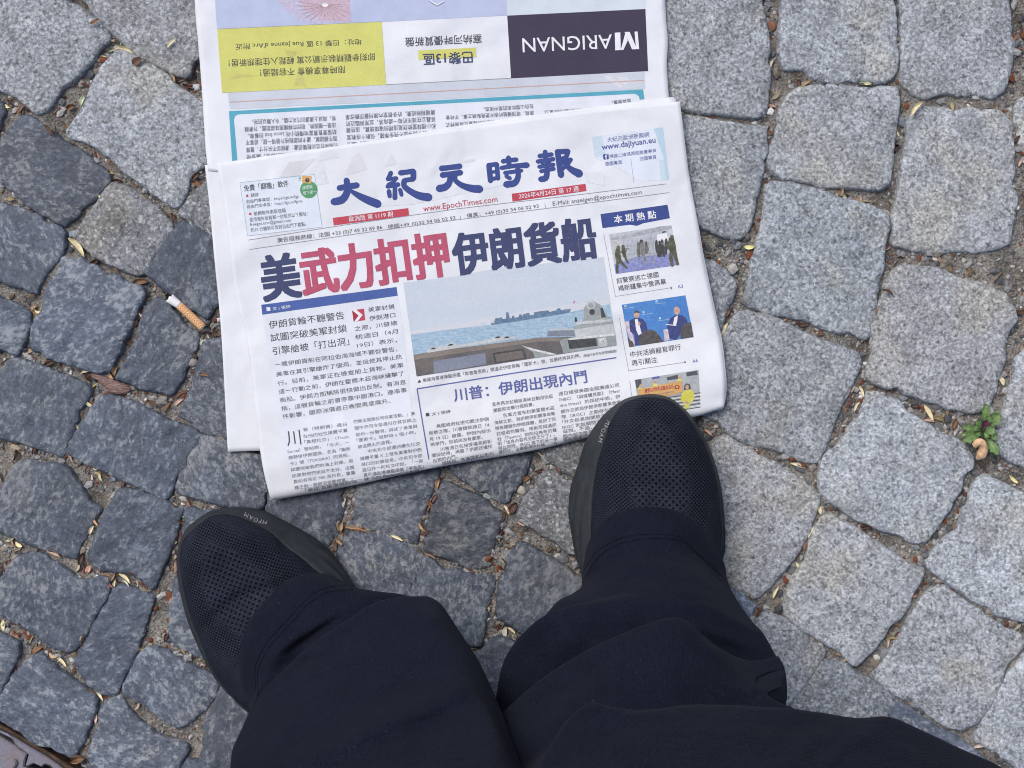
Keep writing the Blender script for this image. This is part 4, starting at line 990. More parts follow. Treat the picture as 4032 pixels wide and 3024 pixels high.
p4.poly('h', [(785,1045),(1000,1000),(1200,960),(1410,915),(1432,1080),(1250,1130),(1000,1160),(795,1150)], BAN, 3); p4.disc('h', 1350, 1010, 36, 32, pic('dark_red', (.36,.04,.06)), 5); p4.disc('h', 1350, 1010, 20, 18, BAN, 6)
T(p4, '慶祝513世界法輪大法日', 'h', (885,1095), (1298,1030), 62, RED, .02, 5); T(p4, 'Falun Dafa Day', 'h', (1085,1128), (1305,1092), 30, VIO, .01, 5)
p4.poly('h', [(1430,1080),(1480,1050),(1540,1042),(1590,1080),(1604,1160),(1570,1230),(1530,1240),(1535,1320),(1455,1325),(1450,1240),(1405,1220),(1400,1150)], YW, 4); p4.poly('h', [(1450,1050),(1455,985),(1490,955),(1535,970),(1550,1030),(1530,1045)], HAIRP, 4); p4.disc('h', 1495, 1010, 26, 34, SKIN, 5); p4.disc('h', 1490, 1235, 30, 16, SKIN, 5)
flush_text(); p4.build('photograph', front, 'printed picture of an orange banner and a person in yellow')

# inner page, printed the other way up ---------------------------------------
ip = Print(z_inner)
ip.poly('W', [(880,-80),(845,-40),(850,60),(855,114),(1200,100),(1503,86),(1997,61),(1993,-85)], LAV, 0)
ip.poly('W', [(1997,61),(1993,-85),(2540,-90),(2541,36)], ink('cyan_white', (.60,.68,.76), .02), 0)
ip.poly('i', [(700,-60),(1385,-60),(1395,190),(1100,205),(950,180),(820,80)], mixed('petal_pink', (.50,.47,.62), (.52,.50,.67), 8), 1)
ip.poly('i', [(930,-60),(1385,-60),(1395,190),(1130,170),(1000,80)], mixed('petal_pink_deep', (.55,.43,.52), (.51,.45,.60), 14), 2)
for k in range(15):
    a_ = -.2+k*.24; P = [(1170,45)]
    for r_ in (60,120,190): P.append((1170+math.cos(a_+r_*.001)*r_*1.25, 45+math.sin(a_+r_*.001)*r_*.85))
    P = [p for p in P if p[1] < 195 and p[0] < 1392]
    if len(P) > 1: ip.line('i', P, 4, ink('vein', (.40,.27,.28)), 3)
ip.disc('i', 1172, 45, 28, 16, WHITE, 4)
ip.line('i', [(2085,5),(2150,42),(2205,10)], 9, WHITE, 3); ip.line('i', [(2075,10),(2148,55),(2215,16)], 4, KG, 2)
ip.poly('i', [(232,255),(1665,190),(1703,738),(275,808)], YEL, 2)
ip.line('i', [(232,253),(1665,188)], 3, LINE, 3)
ip.poly('B', [(497,327),(872,308),(874,370),(690,378),(500,388)], YEL, 2)
ip.poly('B', [(1075,102),(1970,58),(1988,460),(1100,507)], DARKV, 2)
ip.poly('W', [(897,366),(1500,335),(2538,283),(2541,350),(1500,402),(905,430)], ink('blue_grey_band', (.56,.615,.71), .03), 0)
ip.line('W', [(904,402),(1600,366),(2536,316)], 3.2, ORL, 2)
ip.line('W', [(1520,333),(2012,308)], 2.4, LINE, 2)
ip.poly('W', [(901.5,437.6),(1700,396),(2532,352),(2537,389),(2519,392),(2515,378),(2500,369),(1700,410),(940,450),(926,456),(921,470),(935,632),(914,636)], TEAL, 2)
ip.poly('W', [(921,470),(926,456),(940,450),(1700,410),(2500,369),(2515,378),(2519,392),(2530,470),(935,660)], TINT2, 0)
for P in ([(820,430),(930,450),(900,500),(840,480)],[(900,740),(950,560),(1010,760)],[(590,660),(420,640),(330,690),(420,680)]):
    ip.poly('i', P, INK['yellow_ghost'] if 'yellow_ghost' in INK and max(p[1] for p in P) < 765 else (ink('yellow_ghost', (.54,.55,.19)) if max(p[1] for p in P) < 765 else GHOST2), 3)
ip.poly('j', [(1560,0),(1620,0),(1720,80),(1690,95)], GHOST2, 1); ip.poly('j', [(1650,0),(1740,5),(1780,40),(1730,75)], GHOST2, 1)
ip.build('advertisement_panel', inner)
it = Print(z_inner)
def irow(fr, h, mat, items, bold=0.0, res=1):
    for tx, x0, y0, x1, y1 in items: T(it, tx, fr, (x0,y0), (x1,y1), h, mat, bold, 5, res)
irow('i', 60, K, [("地址：巴黎 13 區 Rue Jeanne d'Arc 附近",1490,330,392,373)])
irow('i', 66, K, [('即刻參觀精裝示範公寓 輕鬆入住理想新居！',1605,460,330,517),('限時尊享機會 不容錯過！',1342,572,605,603)], .006)
irow('B', 76, NAVY, [('巴黎13區',848,332,528,347)], .02, 2)
irow('B', 60, K, [('塞納河畔優質新盤',908,220,412,243)], .002)
irow('B', 92, WHITE, [('ARIGNAN',1752,222,1172,248)], .006, 3)
for P in ([(1772,212),(1808,210),(1811,324),(1775,326)],[(1835,207),(1868,206),(1916,318),(1884,320)],[(1811,324),(1828,324),(1856,262),(1840,214)],[(1900,205),(1920,204),(1930,318),(1910,318)]): it.poly('B', P, WHITE, 5)
irow('i', 46, KG, [('粉，再淋上濃濃的巧克力醬，令人難以抗拒。',1262,1005,535,1040),('這是一種圓熟、現炸的檸檬風味甜甜圈，外裹糖',1265,1066,470,1103),('紡留意售賣當地傳統小吃 Lucca frati 的餐車。',1270,1126,500,1163),
 ('而不願甜膩。盧卡的甜點格外值得一提。遊客不',1275,1183,478,1220),('的風味在舌尖輕聲迴盪：濃郁卻不失分寸，豐厚',1278,1243,482,1283),('傾向於以簡單而傳統的做法，讓食物',1160,1312,488,1345),
 ('廣場相映成景。許多教堂內陳列著宗教改革',2128,955,1348,998),('孫矗立在城市的每一處角落，並常與臨近的',2132,1013,1352,1056),('和小禮拜堂依然是這裡的璀璨瑰寶。這些建',2135,1073,1355,1113),('這一數字如今並不完全準確，但數十座教堂',2140,1130,1360,1176),('譽之上的美譽。雖然',1760,1215,1362,1238)])
irow('j', 36, KG, [('在自山間吹來的風中搖曳。',1005,220,610,245),('風格，塔頂種植的樹木更是點睛之筆，不時會',1008,271,310,310),('不凡的塔樓兼具羅曼式與哥特式',815,340,310,368),('面與聖畫。',1775,175,1625,195),('築繁複的教堂立',1380,252,1088,272)])
flush_text(); it.build('body_text', inner)

# ------------------------------------------------------------------ person: shoes and trousers
from mathutils.bvhtree import BVHTree
def mat_cloth():
    t = NT('trouser_fleece'); tc = t.node('ShaderNodeTexCoord'); v = tc.outputs['Object']
    n1 = t.noise(v, 1500, 2, .6); n2 = t.noise(v, 35, 4, .6)
    w = t.node('ShaderNodeTexWave'); t.set(w.inputs['Vector'], v); w.inputs['Scale'].default_value = 330; w.inputs['Distortion'].default_value = 1.5; w.bands_direction = 'DIAGONAL'
    c_ = t.mix(1.0, (.0080,.0101,.0192), t.ramp(n1, [(.3, .75), (.7, 1.3)]), 'MULTIPLY')
    c_ = t.mix(1.0, c_, t.ramp(n2, [(.3, .92), (.7, 1.08)]), 'MULTIPLY')
    c_ = t.mix(1.0, c_, t.ramp(t.noise(v, 620, 4, .7), [(.32, .72), (.68, 1.32)]), 'MULTIPLY')
    lint = t.ramp(t.noise(v, 520, 1), [(.755, 0.0), (.79, .55)])
    c_ = t.mix(lint, c_, (.06,.065,.085))
    h = t.math('ADD', t.math('MULTIPLY', w.outputs['Fac'], .5), n1)
    t.b.inputs['Sheen Weight'].default_value = .03; t.b.inputs['Sheen Roughness'].default_value = .5
    t.b.inputs['Sheen Tint'].default_value = (.6,.65,.8,1)
    nb = t.bump(h, .5, .0005)
    nb = t.bump(n2, .6, .004, nb)
    return t.done(c_, .95, nb, .03)
def mat_knit():
    """knitted mesh: rows of small eyelets, larger over the toes (UV runs in metres)"""
    t = NT('knit_mesh'); tc0 = t.node('ShaderNodeTexCoord'); uv0 = tc0.outputs['UV']
    uv = t.vmath('ADD', uv0, t.vmath('SCALE', t.noise(uv0, 45, 2, .5, 0, 1), None, .0035))
    def eyelets(pitch, r0, r1, stretch=1.0):
        mp = t.node('ShaderNodeMapping'); t.set(mp.inputs['Vector'], uv); mp.inputs['Scale'].default_value = (1/pitch, 1/(pitch*1.15*stretch), 1)
        ds = []
        for o_ in (0.0, .5):
            s_ = t.vmath('ADD', mp.outputs[0], (o_, o_, 0)); f_ = t.vmath('FRACTION', s_); f_ = t.vmath('SUBTRACT', f_, (.5,.5,0))
            sp = t.node('ShaderNodeSeparateXYZ'); t.set(sp.inputs[0], f_)
            cb = t.node('ShaderNodeCombineXYZ'); t.set(cb.inputs[0], sp.outputs[0]); t.set(cb.inputs[1], sp.outputs[1])
            ds.append(t.vmath('LENGTH', cb.outputs[0]))
        return t.ramp(t.math('MINIMUM', ds[0], ds[1]), [(r0, 1.0), (r1, 0.0)])
    at_ = t.node('ShaderNodeAttribute', attribute_name='zone')
    sep = t.node('ShaderNodeSeparateColor'); t.set(sep.inputs[0], at_.outputs['Color'])
    big = t.math('MULTIPLY', eyelets(.0052, .12, .24), sep.outputs[0])
    small = t.math('MULTIPLY', eyelets(.0030, .16, .32), t.math('SUBTRACT', 1.0, t.math('MULTIPLY', sep.outputs[0], .75)))
    small = t.math('MULTIPLY', small, t.math('ADD', .25, t.math('MULTIPLY', sep.outputs[1], .75)))
    hole = t.math('MAXIMUM', big, small)
    tc = t.node('ShaderNodeTexCoord'); n1 = t.noise(tc.outputs['Object'], 1500, 2, .6)
    w = t.node('ShaderNodeTexWave'); t.set(w.inputs['Vector'], uv); w.inputs['Scale'].default_value = 160; w.inputs['Distortion'].default_value = 2.0; w.inputs['Detail Scale'].default_value = 60
    yarn = t.mix(1.0, (.0165,.0205,.033), t.ramp(n1, [(.3, .7), (.7, 1.35)]), 'MULTIPLY')
    yarn = t.mix(1.0, yarn, t.ramp(w.outputs['Fac'], [(0.0, .8), (1.0, 1.25)]), 'MULTIPLY')
    yarn = t.mix(1.0, yarn, t.ramp(t.noise(tc.outputs['Object'], 60, 4, .6), [(.3, .78), (.7, 1.25)]), 'MULTIPLY')
    yarn = t.mix(t.ramp(t.noise(tc.outputs['Object'], 700, 2), [(.74, 0.0), (.78, .5)]), yarn, (.10,.10,.105))
    yarn = t.mix(t.math('MULTIPLY', sep.outputs[1], 1.0), yarn, t.mix(1.0, yarn, (1.25,1.28,1.28), 'MULTIPLY'))
    c_ = t.mix(hole, yarn, (.0035,.004,.007))
    h = t.math('ADD', t.math('MULTIPLY', hole, -1.2), t.math('ADD', t.math('MULTIPLY', n1, .25), t.math('MULTIPLY', w.outputs['Fac'], .25)))
    return t.done(c_, .85, t.bump(h, .8, .0009), .08)
M_CLOTH = mat_cloth(); M_KNIT = mat_knit()
M_SOLE = mat_plain('sole_foam', (.023,.028,.034), .65, .25, 120, .28, .0004, 900)
M_PRINT = mat_plain('reflective_print', (.30,.32,.33), .5, .4)

person = empty('person', at(2100, 2750, 0))
tag(person, 'standing person in navy sweatpants and black knit slip-on shoes, seen from above', 'person')
bpy.context.view_layer.update()

def shoe(fr, sole_pts, knit_pts, toe, heel, flip, txt0, txt1):
    root = empty('shoe', at(*fp(fr, *toe), 0)); bpy.context.view_layer.update()
    n = 200
    def start_at(C, tp):
        k = min(range(len(C)), key=lambda i: (C[i]-tp).length); return C[k:]+C[:k]
    So = catmull_closed([at(*fp(fr, *p), .012) for p in sole_pts], n)
    Kn = catmull_closed([at(*fp(fr, *p), .034) for p in knit_pts], n)
    # same winding + same start
    def area(C): return sum(C[i-1].x*C[i].y-C[i].x*C[i-1].y for i in range(len(C)))
    if area(So) < 0: So.reverse()
    if area(Kn) < 0: Kn.reverse()
    A_ = at(*fp(fr, *toe), 0); B_ = at(*fp(fr, *heel), 0); ax = (B_-A_); Ln = ax.length; ax.normalize(); side = Vector((-ax.y, ax.x, 0))
    far = A_ - ax*.05
    So = start_at(So, Vector((far.x, far.y, .012))); Kn = start_at(Kn, Vector((far.x, far.y, .034)))
    cen = sum(So, Vector())/n
    V_, F_ = [], []
    levels = 15
    for l_ in range(levels):
        u = l_/(levels-1)
        for i in range(n):
            s_, k_ = So[i], Kn[i]
            out = (s_-cen); out.z = 0; out.normalize()
            along = min(max((Vector((s_.x,s_.y,0))-A_).dot(ax)/Ln, 0), 1)
            if u < .15:  # tucks under
                p = s_ - out*(.004*(1-u/.15)**2); z = .0005+.0095*(u/.15)
            else:
                w = (u-.15)/.85
                p = s_.lerp(k_, w**1.5 if (s_-k_).length > .006 else w); z = .010+.026*(w**.8)
                rear = min(max((along-.16)/.16, 0), 1)
                wide = min((s_-k_).length/.016, 1)
                p = p + out*(math.sin(6.2832*(w*3.0+along*5.2))*.0011*rear*math.sin(math.pi*w)*wide)
                z += math.sin(6.2832*(w*3.0+along*5.2)+1.2)*.0014*rear*math.sin(math.pi*w)*wide
            toe_up = .009*max(0, 1-along/.22)**2 + .003*(fr == 's')
            V_.append(Vector((p.x, p.y, z+toe_up)))
    for i in range(n):      # inner lip
        k_ = Kn[i]; d = (cen-k_); d.z = 0; d.normalize()
        V_.append(Vector((k_.x+d.x*.004, k_.y+d.y*.004, V_[(levels-1)*n+i].z-.003)))
    for l_ in range(levels):
        for i in range(n): F_.append((l_*n+i, l_*n+(i+1)%n, (l_+1)*n+(i+1)%n, (l_+1)*n+i))
    F_.append(tuple(reversed(range(n))))
    sole = mesh_obj('sole', V_, F_, [M_SOLE], None, True); to_parent(sole, root)
    # upper
    poly = [(p.x, p.y) for p in Kn]; ns, nc = 150, 60
    V2, F2, UV, ZN = [], [], [], []
    def cross(t_):
        o = A_ + ax*t_; hits = []
        for i in range(n):
            a_, b_ = Kn[i-1], Kn[i]
            da, db = (a_-o).dot(ax), (b_-o).dot(ax)
            if (da > 0) != (db > 0):
                f_ = da/(da-db); q = a_.lerp(b_, f_); hits.append((q-o).dot(side))
        return (min(hits), max(hits)) if len(hits) >= 2 else None
    tmin = min((p-A_).dot(ax) for p in Kn)+.0003; tmax = max((p-A_).dot(ax) for p in Kn)-.0003
    for a_ in range(ns):
        u = a_/(ns-1); uu = .5-.5*math.cos(math.pi*u) if u < .5 else u
        uu = u**1.5 if u < .3 else .3**1.5+(u-.3)/.7*(1-.3**1.5)
        t_ = tmin+(tmax-tmin)*uu; c_ = cross(t_) or (0, 0)
        al = (t_-tmin)/(tmax-tmin)
        hh = .034*min(1, al/.10)**.5 + .022*min(max((al-.06)/.34, 0), 1)**1.2 + .012*max(0, al-.4)
        hh *= 1 if al < .93 else max(0, (1-al)/.07)**.5
        for b_ in range(nc):
            w = b_/(nc-1); sidev = w*2-1
            arch = max(0, 1-abs(sidev)**2.5)**.56
            ww = math.sin(sidev*math.pi/2*.98)/math.sin(math.pi/2*.98)*.5+.5
            lat = c_[0]+(c_[1]-c_[0])*(.5+.5*(sidev*(.55+.45*abs(sidev))))
            arch = max(0, 1-abs(sidev*(.55+.45*abs(sidev)))**2.5)**.56
            p = A_+ax*t_+side*lat
            toe_up = .009*max(0, 1-al/.22)**2+.003*(fr == 's')
            z = .033+toe_up+hh*arch
            z += noise.noise(Vector((p.x*30, p.y*30, 2)))*.0022*arch*(al > .08)
            z -= .0050*math.exp(-((al-.25-.05*sidev*sidev)/.022)**2)*arch*(1 if fr == 't' else .3)      # flex crease behind the toes
            V2.append(Vector((p.x, p.y, z)))
            UV.append((t_, lat*1.15)); r_ = math.hypot((al-.22)/.16, sidev/.62)
            big = 1 if r_ < .9 else max(0, 1-(r_-.9)/.15)
            fine = 1 if r_ < 1.35 else max(.0, 1-(r_-1.35)/.3)
            ZN.append((big, fine, 0, 1))
    for a_ in range(ns-1):
        for b_ in range(nc-1):
            k = a_*nc+b_; F2.append((k, k+nc, k+nc+1, k+1))
    up = mesh_obj('upper', V2, F2, [M_KNIT], None, True)
    if up.data.polygons[len(F2)//2].normal.z < 0: up.data.flip_normals()
    lay = up.data.uv_layers.new(name='UVMap'); lp = np.empty(len(up.data.loops), 'i'); up.data.loops.foreach_get('vertex_index', lp)
    lay.data.foreach_set('uv', np.array(UV, 'f')[lp].ravel())
    ca = up.data.color_attributes.new('zone', 'FLOAT_COLOR', 'POINT'); ca.data.foreach_set('color', np.array(ZN, 'f').ravel())
    to_parent(up, root)
    # MFOAM along the sole edge
    bvh = BVHTree.FromPolygons([v_[:] for v_ in V_], F_)
    cu = bpy.data.curves.new('l', 'FONT'); cu.body = 'MFOAM'; cu.resolution_u = 2; cu.space_character = 1.25
    o = bpy.data.objects.new('l', cu); link(o); bpy.context.view_layer.update()
    me = bpy.data.meshes.new_from_object(o.evaluated_get(bpy.context.evaluated_depsgraph_get()))
    co = [v_.co.copy() for v_ in me.vertices]; fs = [tuple(p.vertices) for p in me.polygons]
    bpy.data.objects.remove(o); bpy.data.curves.remove(cu)
    x1 = max(c_.x for c_ in co); y1 = max(c_.y for c_ in co)
    p0, p1 = Vector(fp(fr, *txt0)), Vector(fp(fr, *txt1)); d = p1-p0; u_ = d.normalized(); upv = Vector((u_.y, -u_.x))*16
    VV = []
    for c_ in co:
        fx = c_.x/x1; q = p0+d*fx+upv*(c_.y/y1) + Vector((u_.y,-u_.x))*(-6*math.sin(math.pi*fx))*flip
        tgt = at(q.x, q.y, 0); org = Vector((0,0,H)); dr = (tgt-org).normalized()
        h_ = bvh.ray_cast(org, dr)
        VV.append((h_[0]-dr*.0004) if h_[0] is not None else at(q.x, q.y, .03))
    lt_ = mesh_obj('lettering', VV, fs, [M_PRINT], None); to_parent(lt_, sole)
    root.parent = person; root.matrix_parent_inverse = person.matrix_world.inverted()
    return root
shoe('s', [(500,165),(420,222),(350,290),(290,370),(250,430),(210,510),(180,600),(150,700),(110,810),(90,900),(80,1000),(78,1100),(95,1200),(115,1330),(140,1450),(190,1600),(230,1900),(270,2400),(350,2800),(500,2960),(622,2990),(760,2950),(900,2780),(1040,2350),(1200,1850),(1330,1450),(1345,1250),(1337,1080),(1327,950),(1312,840),(1292,740),(1262,640),(1222,540),(1180,450),(1120,360),(1060,272),(1000,212),(920,150),(850,120),(760,105),(660,113),(570,132)],
     [(560,160),(500,200),(450,270),(412,340),(387,420),(362,500),(337,580),(312,650),(296,740),(282,830),(272,930),(264,1030),(260,1130),(255,1250),(280,1800),(330,2300),(400,2700),(520,2880),(622,2920),(740,2880),(850,2700),(980,2300),(1150,1800),(1290,1450),(1325,1250),(1318,1100),(1306,970),(1290,860),(1270,760),(1240,660),(1202,560),(1160,470),(1105,382),(1045,295),(978,222),(900,165),(800,132),(720,128),(640,138)],
     (740,105), (622,2990), 1, (398,318), (322,492))
shoe('t', [(560,1575),(500,1520),(420,1430),(340,1310),(270,1170),(210,1040),(160,900),(125,770),(105,650),(98,540),(105,450),(130,360),(180,250),(260,180),(350,120),(450,92),(560,86),(650,92),(760,115),(870,170),(1000,240),(1150,330),(1250,410),(1320,490),(1380,580),(1430,660),(1480,760),(1560,1000),(1660,1300),(1780,1700),(1850,2100),(1830,2380),(1720,2520),(1600,2560),(1450,2500),(1300,2300),(1100,2080),(900,1880),(740,1740),(640,1650)],
     [(560,1565),(482,1480),(404,1382),(335,1255),(268,1100),(210,960),(160,780),(134,620),(124,460),(152,340),(230,255),(300,196),(370,148),(450,134),(540,140),(620,168),(700,208),(800,264),(870,324),(950,402),(1050,474),(1130,544),(1210,608),(1300,690),(1400,820),(1500,1050),(1580,1350),(1660,1700),(1720,2100),(1700,2350),(1600,2450),(1480,2400),(1300,2180),(1100,1980),(900,1800),(740,1690),(640,1625)],
     (430,92), (1636,2540), -1, (790,196), (618,128))

# trousers: each leg is a tube drawn over traced front arcs, every arc at its own height
def arc_pts(P, zc, ze, n):
    C = catmull_open([Vector((x, y, 0)) for x, y in P], n); out = []
    for i, c_ in enumerate(C):
        s_ = i/(n-1); z = ze+(zc-ze)*math.sin(math.pi*s_)**.6
        out.append(at(c_.x, c_.y, z))
    return out
def ell(cx_, cy_, rx, ry, z, n):
    return [Vector((cx_-rx*math.cos(math.pi*i/(n-1)), cy_+ry*math.sin(math.pi*i/(n-1)), z)) for i in range(n)]
def tube(arcs, nf=150, nb=56, crease=None):
    rings = []
    for a_ in arcs:
        if a_[0] == 'E': f_ = ell(*a_[1:6], nf); depth = a_[4]
        else:
            f_ = arc_pts(a_[0], a_[1], a_[2], nf); depth = a_[3] if len(a_) > 3 else .075
        e0, e1 = f_[0], f_[-1]; mid = (e0+e1)/2; w = (e1-e0).length/2
        b_ = []
        dirv = Vector((e1.y-e0.y, -(e1.x-e0.x), 0)).normalized()
        fm = sum(f_, Vector())/nf
        if (fm-mid).dot(dirv) > 0: dirv = -dirv
        for i in range(1, nb+1):
            th = math.pi*i/(nb+1); b_.append(mid+(e1-mid)*math.cos(th)+dirv*depth*math.sin(th))
        rings.append(f_+b_)
    n = nf+nb; R2 = []
    for k in range(len(rings)-1):
        p0 = rings[max(k-1,0)]; p1 = rings[k]; p2 = rings[k+1]; p3 = rings[min(k+2, len(rings)-1)]
        dist = max((p2[i]-p1[i]).length for i in range(0, n, 10)); st = max(3, int(dist/.0022)); st = min(st, 34)
        for s_ in range(st):
            t = s_/st
            R2.append([.5*((2*p1[i])+(-p0[i]+p2[i])*t*.8+(2*p1[i]*0+ (2*p0[i]-5*p1[i]+4*p2[i]-p3[i])*.8 + (p1[i]-p2[i])*-.4*0)*t*t*1.0+(-p0[i]+3*p1[i]-3*p2[i]+p3[i])*.8*t**3) if False else p1[i].lerp(p2[i], t*t*(3-2*t)*.35+t*.65)+(((p2[i]-p0[i])*.5-(p2[i]-p1[i]))*(t*(1-t)**2)-((p3[i]-p1[i])*.5-(p2[i]-p1[i]))*(t*t*(1-t)))*.8 for i in range(n)])
    R2.append(rings[-1])
    V_ = []
    for r_ in R2:
        for p in r_:
            k = F/(H-p.z); px_, py_ = CX+p.x*k, CY-p.y*k
            d = noise.noise(Vector((px_/260, py_/190, 1.7)))*.0042+noise.noise(Vector((px_/95, py_/70, 4.7)))*.0013
            d *= min(1, max(0, (p.z-.085)/.05))
            if crease: d += crease(px_, py_)
            V_.append(Vector((p.x, p.y, p.z+d)))
    F_ = []
    for a_ in range(len(R2)-1):
        for i in range(n): F_.append((a_*n+i, (a_+1)*n+i, (a_+1)*n+(i+1)%n, a_*n+(i+1)%n))
    return V_, F_
def crease_fn(lines):
    def f_(x, y):
        s_ = 0
        for (x0,y0,x1,y1,w,A_) in lines:
            dx, dy = x1-x0, y1-y0; L2 = dx*dx+dy*dy; t = max(0, min(1, ((x-x0)*dx+(y-y0)*dy)/L2))
            d2 = (x-x0-t*dx)**2+(y-y0-t*dy)**2
            if d2 < 9*w*w: s_ += A_*math.exp(-d2/(w*w))*math.sin(math.pi*min(1, max(0.08, t*.84+.08)))
        return s_*1.5
    return f_
def sh(P, dx, dy): return [(x+dx, y+dy) for x, y in P]
hemL = [(975,2800),(938,2667),(955,2503),(1007,2409),(1058,2352),(1110,2296),(1188,2263),(1270,2258),(1344,2286),(1405,2325)]
lipL = [(984,2800),(1009,2770),(1040,2714),(1086,2667),(1137,2621),(1188,2570),(1265,2509),(1367,2442),(1450,2386),(1557,2352),(1684,2347)]
LEFT = [(sh(hemL,12,14), .078, .045, .06), (hemL, .086, .052, .065),
 ([(990,2805),(955,2680),(975,2530),(1030,2430),(1085,2372),(1135,2322),(1200,2290),(1280,2282),(1350,2300),(1425,2326)], .100, .065),
 ([(992,2805),(1010,2667),(1020,2612),(1058,2545),(1099,2498),(1160,2432),(1212,2376),(1290,2330),(1393,2315),(1466,2329)], .112, .080),
 ([(990,2810),(1020,2715),(1062,2650),(1110,2598),(1165,2545),(1240,2482),(1330,2420),(1410,2365),(1520,2342),(1587,2341)], .120, .090),
 (sh(lipL,26,44), .122, .10), (sh(lipL,8,12), .135, .112), (lipL, .152, .125),
 ([(965,2840),(1012,2800),(1060,2742),(1110,2697),(1165,2652),(1220,2602),(1300,2542),(1400,2477),(1490,2422),(1600,2378),(1735,2376)], .166, .136),
 ([(945,2885),(1030,2850),(1105,2800),(1185,2752),(1280,2692),(1390,2628),(1510,2560),(1620,2500),(1710,2440),(1805,2480)], .20, .16),
 ([(918,2945),(1020,2930),(1140,2890),(1260,2842),(1400,2778),(1540,2708),(1680,2632),(1790,2570),(1885,2602)], .238, .19),
 ([(909,3000),(1060,3010),(1197,2980),(1344,2918),(1526,2840),(1648,2796),(1733,2758),(1830,2690),(1952,2745)], .276, .22),
 ([(905,3060),(1060,3075),(1220,3045),(1360,2985),(1540,2905),(1680,2860),(1790,2815),(1890,2770),(2000,2862)], .286, .245),
 ([(900,3200),(1100,3240),(1300,3200),(1500,3110),(1700,3020),(1850,2960),(1960,2920),(2055,3024)], .34, .30),
 ([(850,3450),(1100,3440),(1350,3380),(1600,3300),(1850,3230),(2000,3190),(2110,3200)], .44, .38),
 ('E',-.088,-.275,.098,.092,.56), ('E',-.088,-.30,.10,.10,.70), ('E',-.085,-.31,.098,.11,.84)]
hemR = [(2290,2292),(2302,2199),(2318,2136),(2357,2067),(2417,2022),(2489,2001),(2586,1996),(2658,2010),(2720,2042),(2780,2092),(2830,2160),(2852,2222)]
lipR = [(1985,2800),(2060,2732),(2150,2662),(2255,2593),(2360,2535),(2468,2490),(2560,2455),(2640,2434),(2705,2446),(2767,2500),(2840,2556),(2931,2600),(3000,2600),(3066,2585)]
kneeR = [(1970,3150),(2120,3010),(2230,2850),(2320,2768),(2407,2775),(2500,2786),(2688,2779),(2900,2783),(3089,2791),(3235,2812),(3387,2832),(3500,2828),(3630,2879),(3812,2964),(3940,3024),(4060,3110)]
RIGHT = [(sh(hemR,2,16), .078, .045, .06), (hemR, .088, .052, .065),
 ([(2290,2302),(2304,2235),(2326,2175),(2368,2112),(2425,2072),(2490,2050),(2586,2044),(2660,2057),(2720,2090),(2785,2142),(2838,2202),(2858,2245)], .103, .065),
 ([(2288,2312),(2312,2247),(2357,2189),(2417,2148),(2489,2122),(2586,2114),(2682,2127),(2735,2168),(2800,2222),(2862,2275)], .114, .080),
 ([(2282,2320),(2330,2268),(2400,2212),(2480,2182),(2580,2172),(2690,2186),(2765,2228),(2832,2285),(2878,2320)], .124, .09),
 ([(2250,2340),(2330,2308),(2420,2268),(2520,2243),(2640,2238),(2740,2262),(2840,2318),(2913,2380)], .150, .11),
 ([(2170,2395),(2285,2372),(2400,2348),(2540,2328),(2680,2328),(2800,2366),(2900,2416),(2965,2450)], .180, .14),
 ([(1958,2720),(1985,2600),(2060,2497),(2150,2430),(2280,2405),(2450,2390),(2620,2382),(2760,2402),(2900,2460),(3010,2500)], .198, .16),
 (sh(lipR,20,52), .205, .175), (sh(lipR,6,14), .222, .19), (lipR, .238, .205),
 ([(1962,2880),(2080,2792),(2180,2722),(2290,2652),(2400,2592),(2500,2548),(2600,2512),(2700,2508),(2800,2562),(2900,2630),(2990,2655),(3090,2632)], .258, .22),
 ([(1960,3000),(2100,2900),(2230,2810),(2350,2752),(2480,2712),(2620,2684),(2760,2684),(2880,2706),(2990,2722),(3078,2700)], .285, .25),
 ([(1962,3090),(2110,2990),(2260,2880),(2380,2830),(2500,2810),(2700,2806),(2860,2812),(2980,2822),(3072,2765)], .300, .275),
 (sh(kneeR,-6,36), .352, .33), (sh(kneeR,0,8), .376, .352), (kneeR, .400, .372),
 ([(1972,3300),(2150,3150),(2300,2980),(2450,2890),(2650,2860),(2900,2868),(3200,2900),(3500,2930),(3750,3020),(3960,3120),(4110,3250)], .430, .40),
 ([(1980,3600),(2200,3350),(2450,3180),(2800,3110),(3200,3130),(3600,3220),(3950,3400),(4150,3600)], .50, .47),
 ('E',.112,-.285,.105,.10,.62), ('E',.10,-.30,.10,.105,.74), ('E',.085,-.31,.098,.11,.84)]
crL = crease_fn([(1180,3040,1500,2862,46,.0042),(1480,2870,1850,2700,44,.0048),(1120,2580,1330,2440,18,-.005),(1080,2650,1240,2530,26,-.004),(1330,2690,1750,2480,70,-.002),(1010,2930,1300,2800,50,.002),(1150,2640,1235,2590,20,-.006),(1060,2600,1180,2480,24,.002)])
crR = crease_fn([(2300,2700,2440,2790,40,.0045),(2410,2785,2700,2785,40,.0045),(2460,2545,2240,2720,34,-.004),(2700,2450,2990,2560,24,.0045),(2700,2460,2950,2680,26,.003),(2960,2690,3090,2640,11,-.005),(2975,2650,2960,2720,9,.003),(3080,3040,3190,2900,36,.005),(3180,2915,3350,2850,36,.004),(3230,3040,3310,2930,32,.005),(3300,2940,3490,2840,34,.004),(2250,2640,2080,2900,60,-.003),(2300,2470,2150,2600,60,.003),(2380,2620,2200,2830,50,.003)])
VL, FL = tube(LEFT, crease=crL); VR, FR_ = tube(RIGHT, crease=crR)
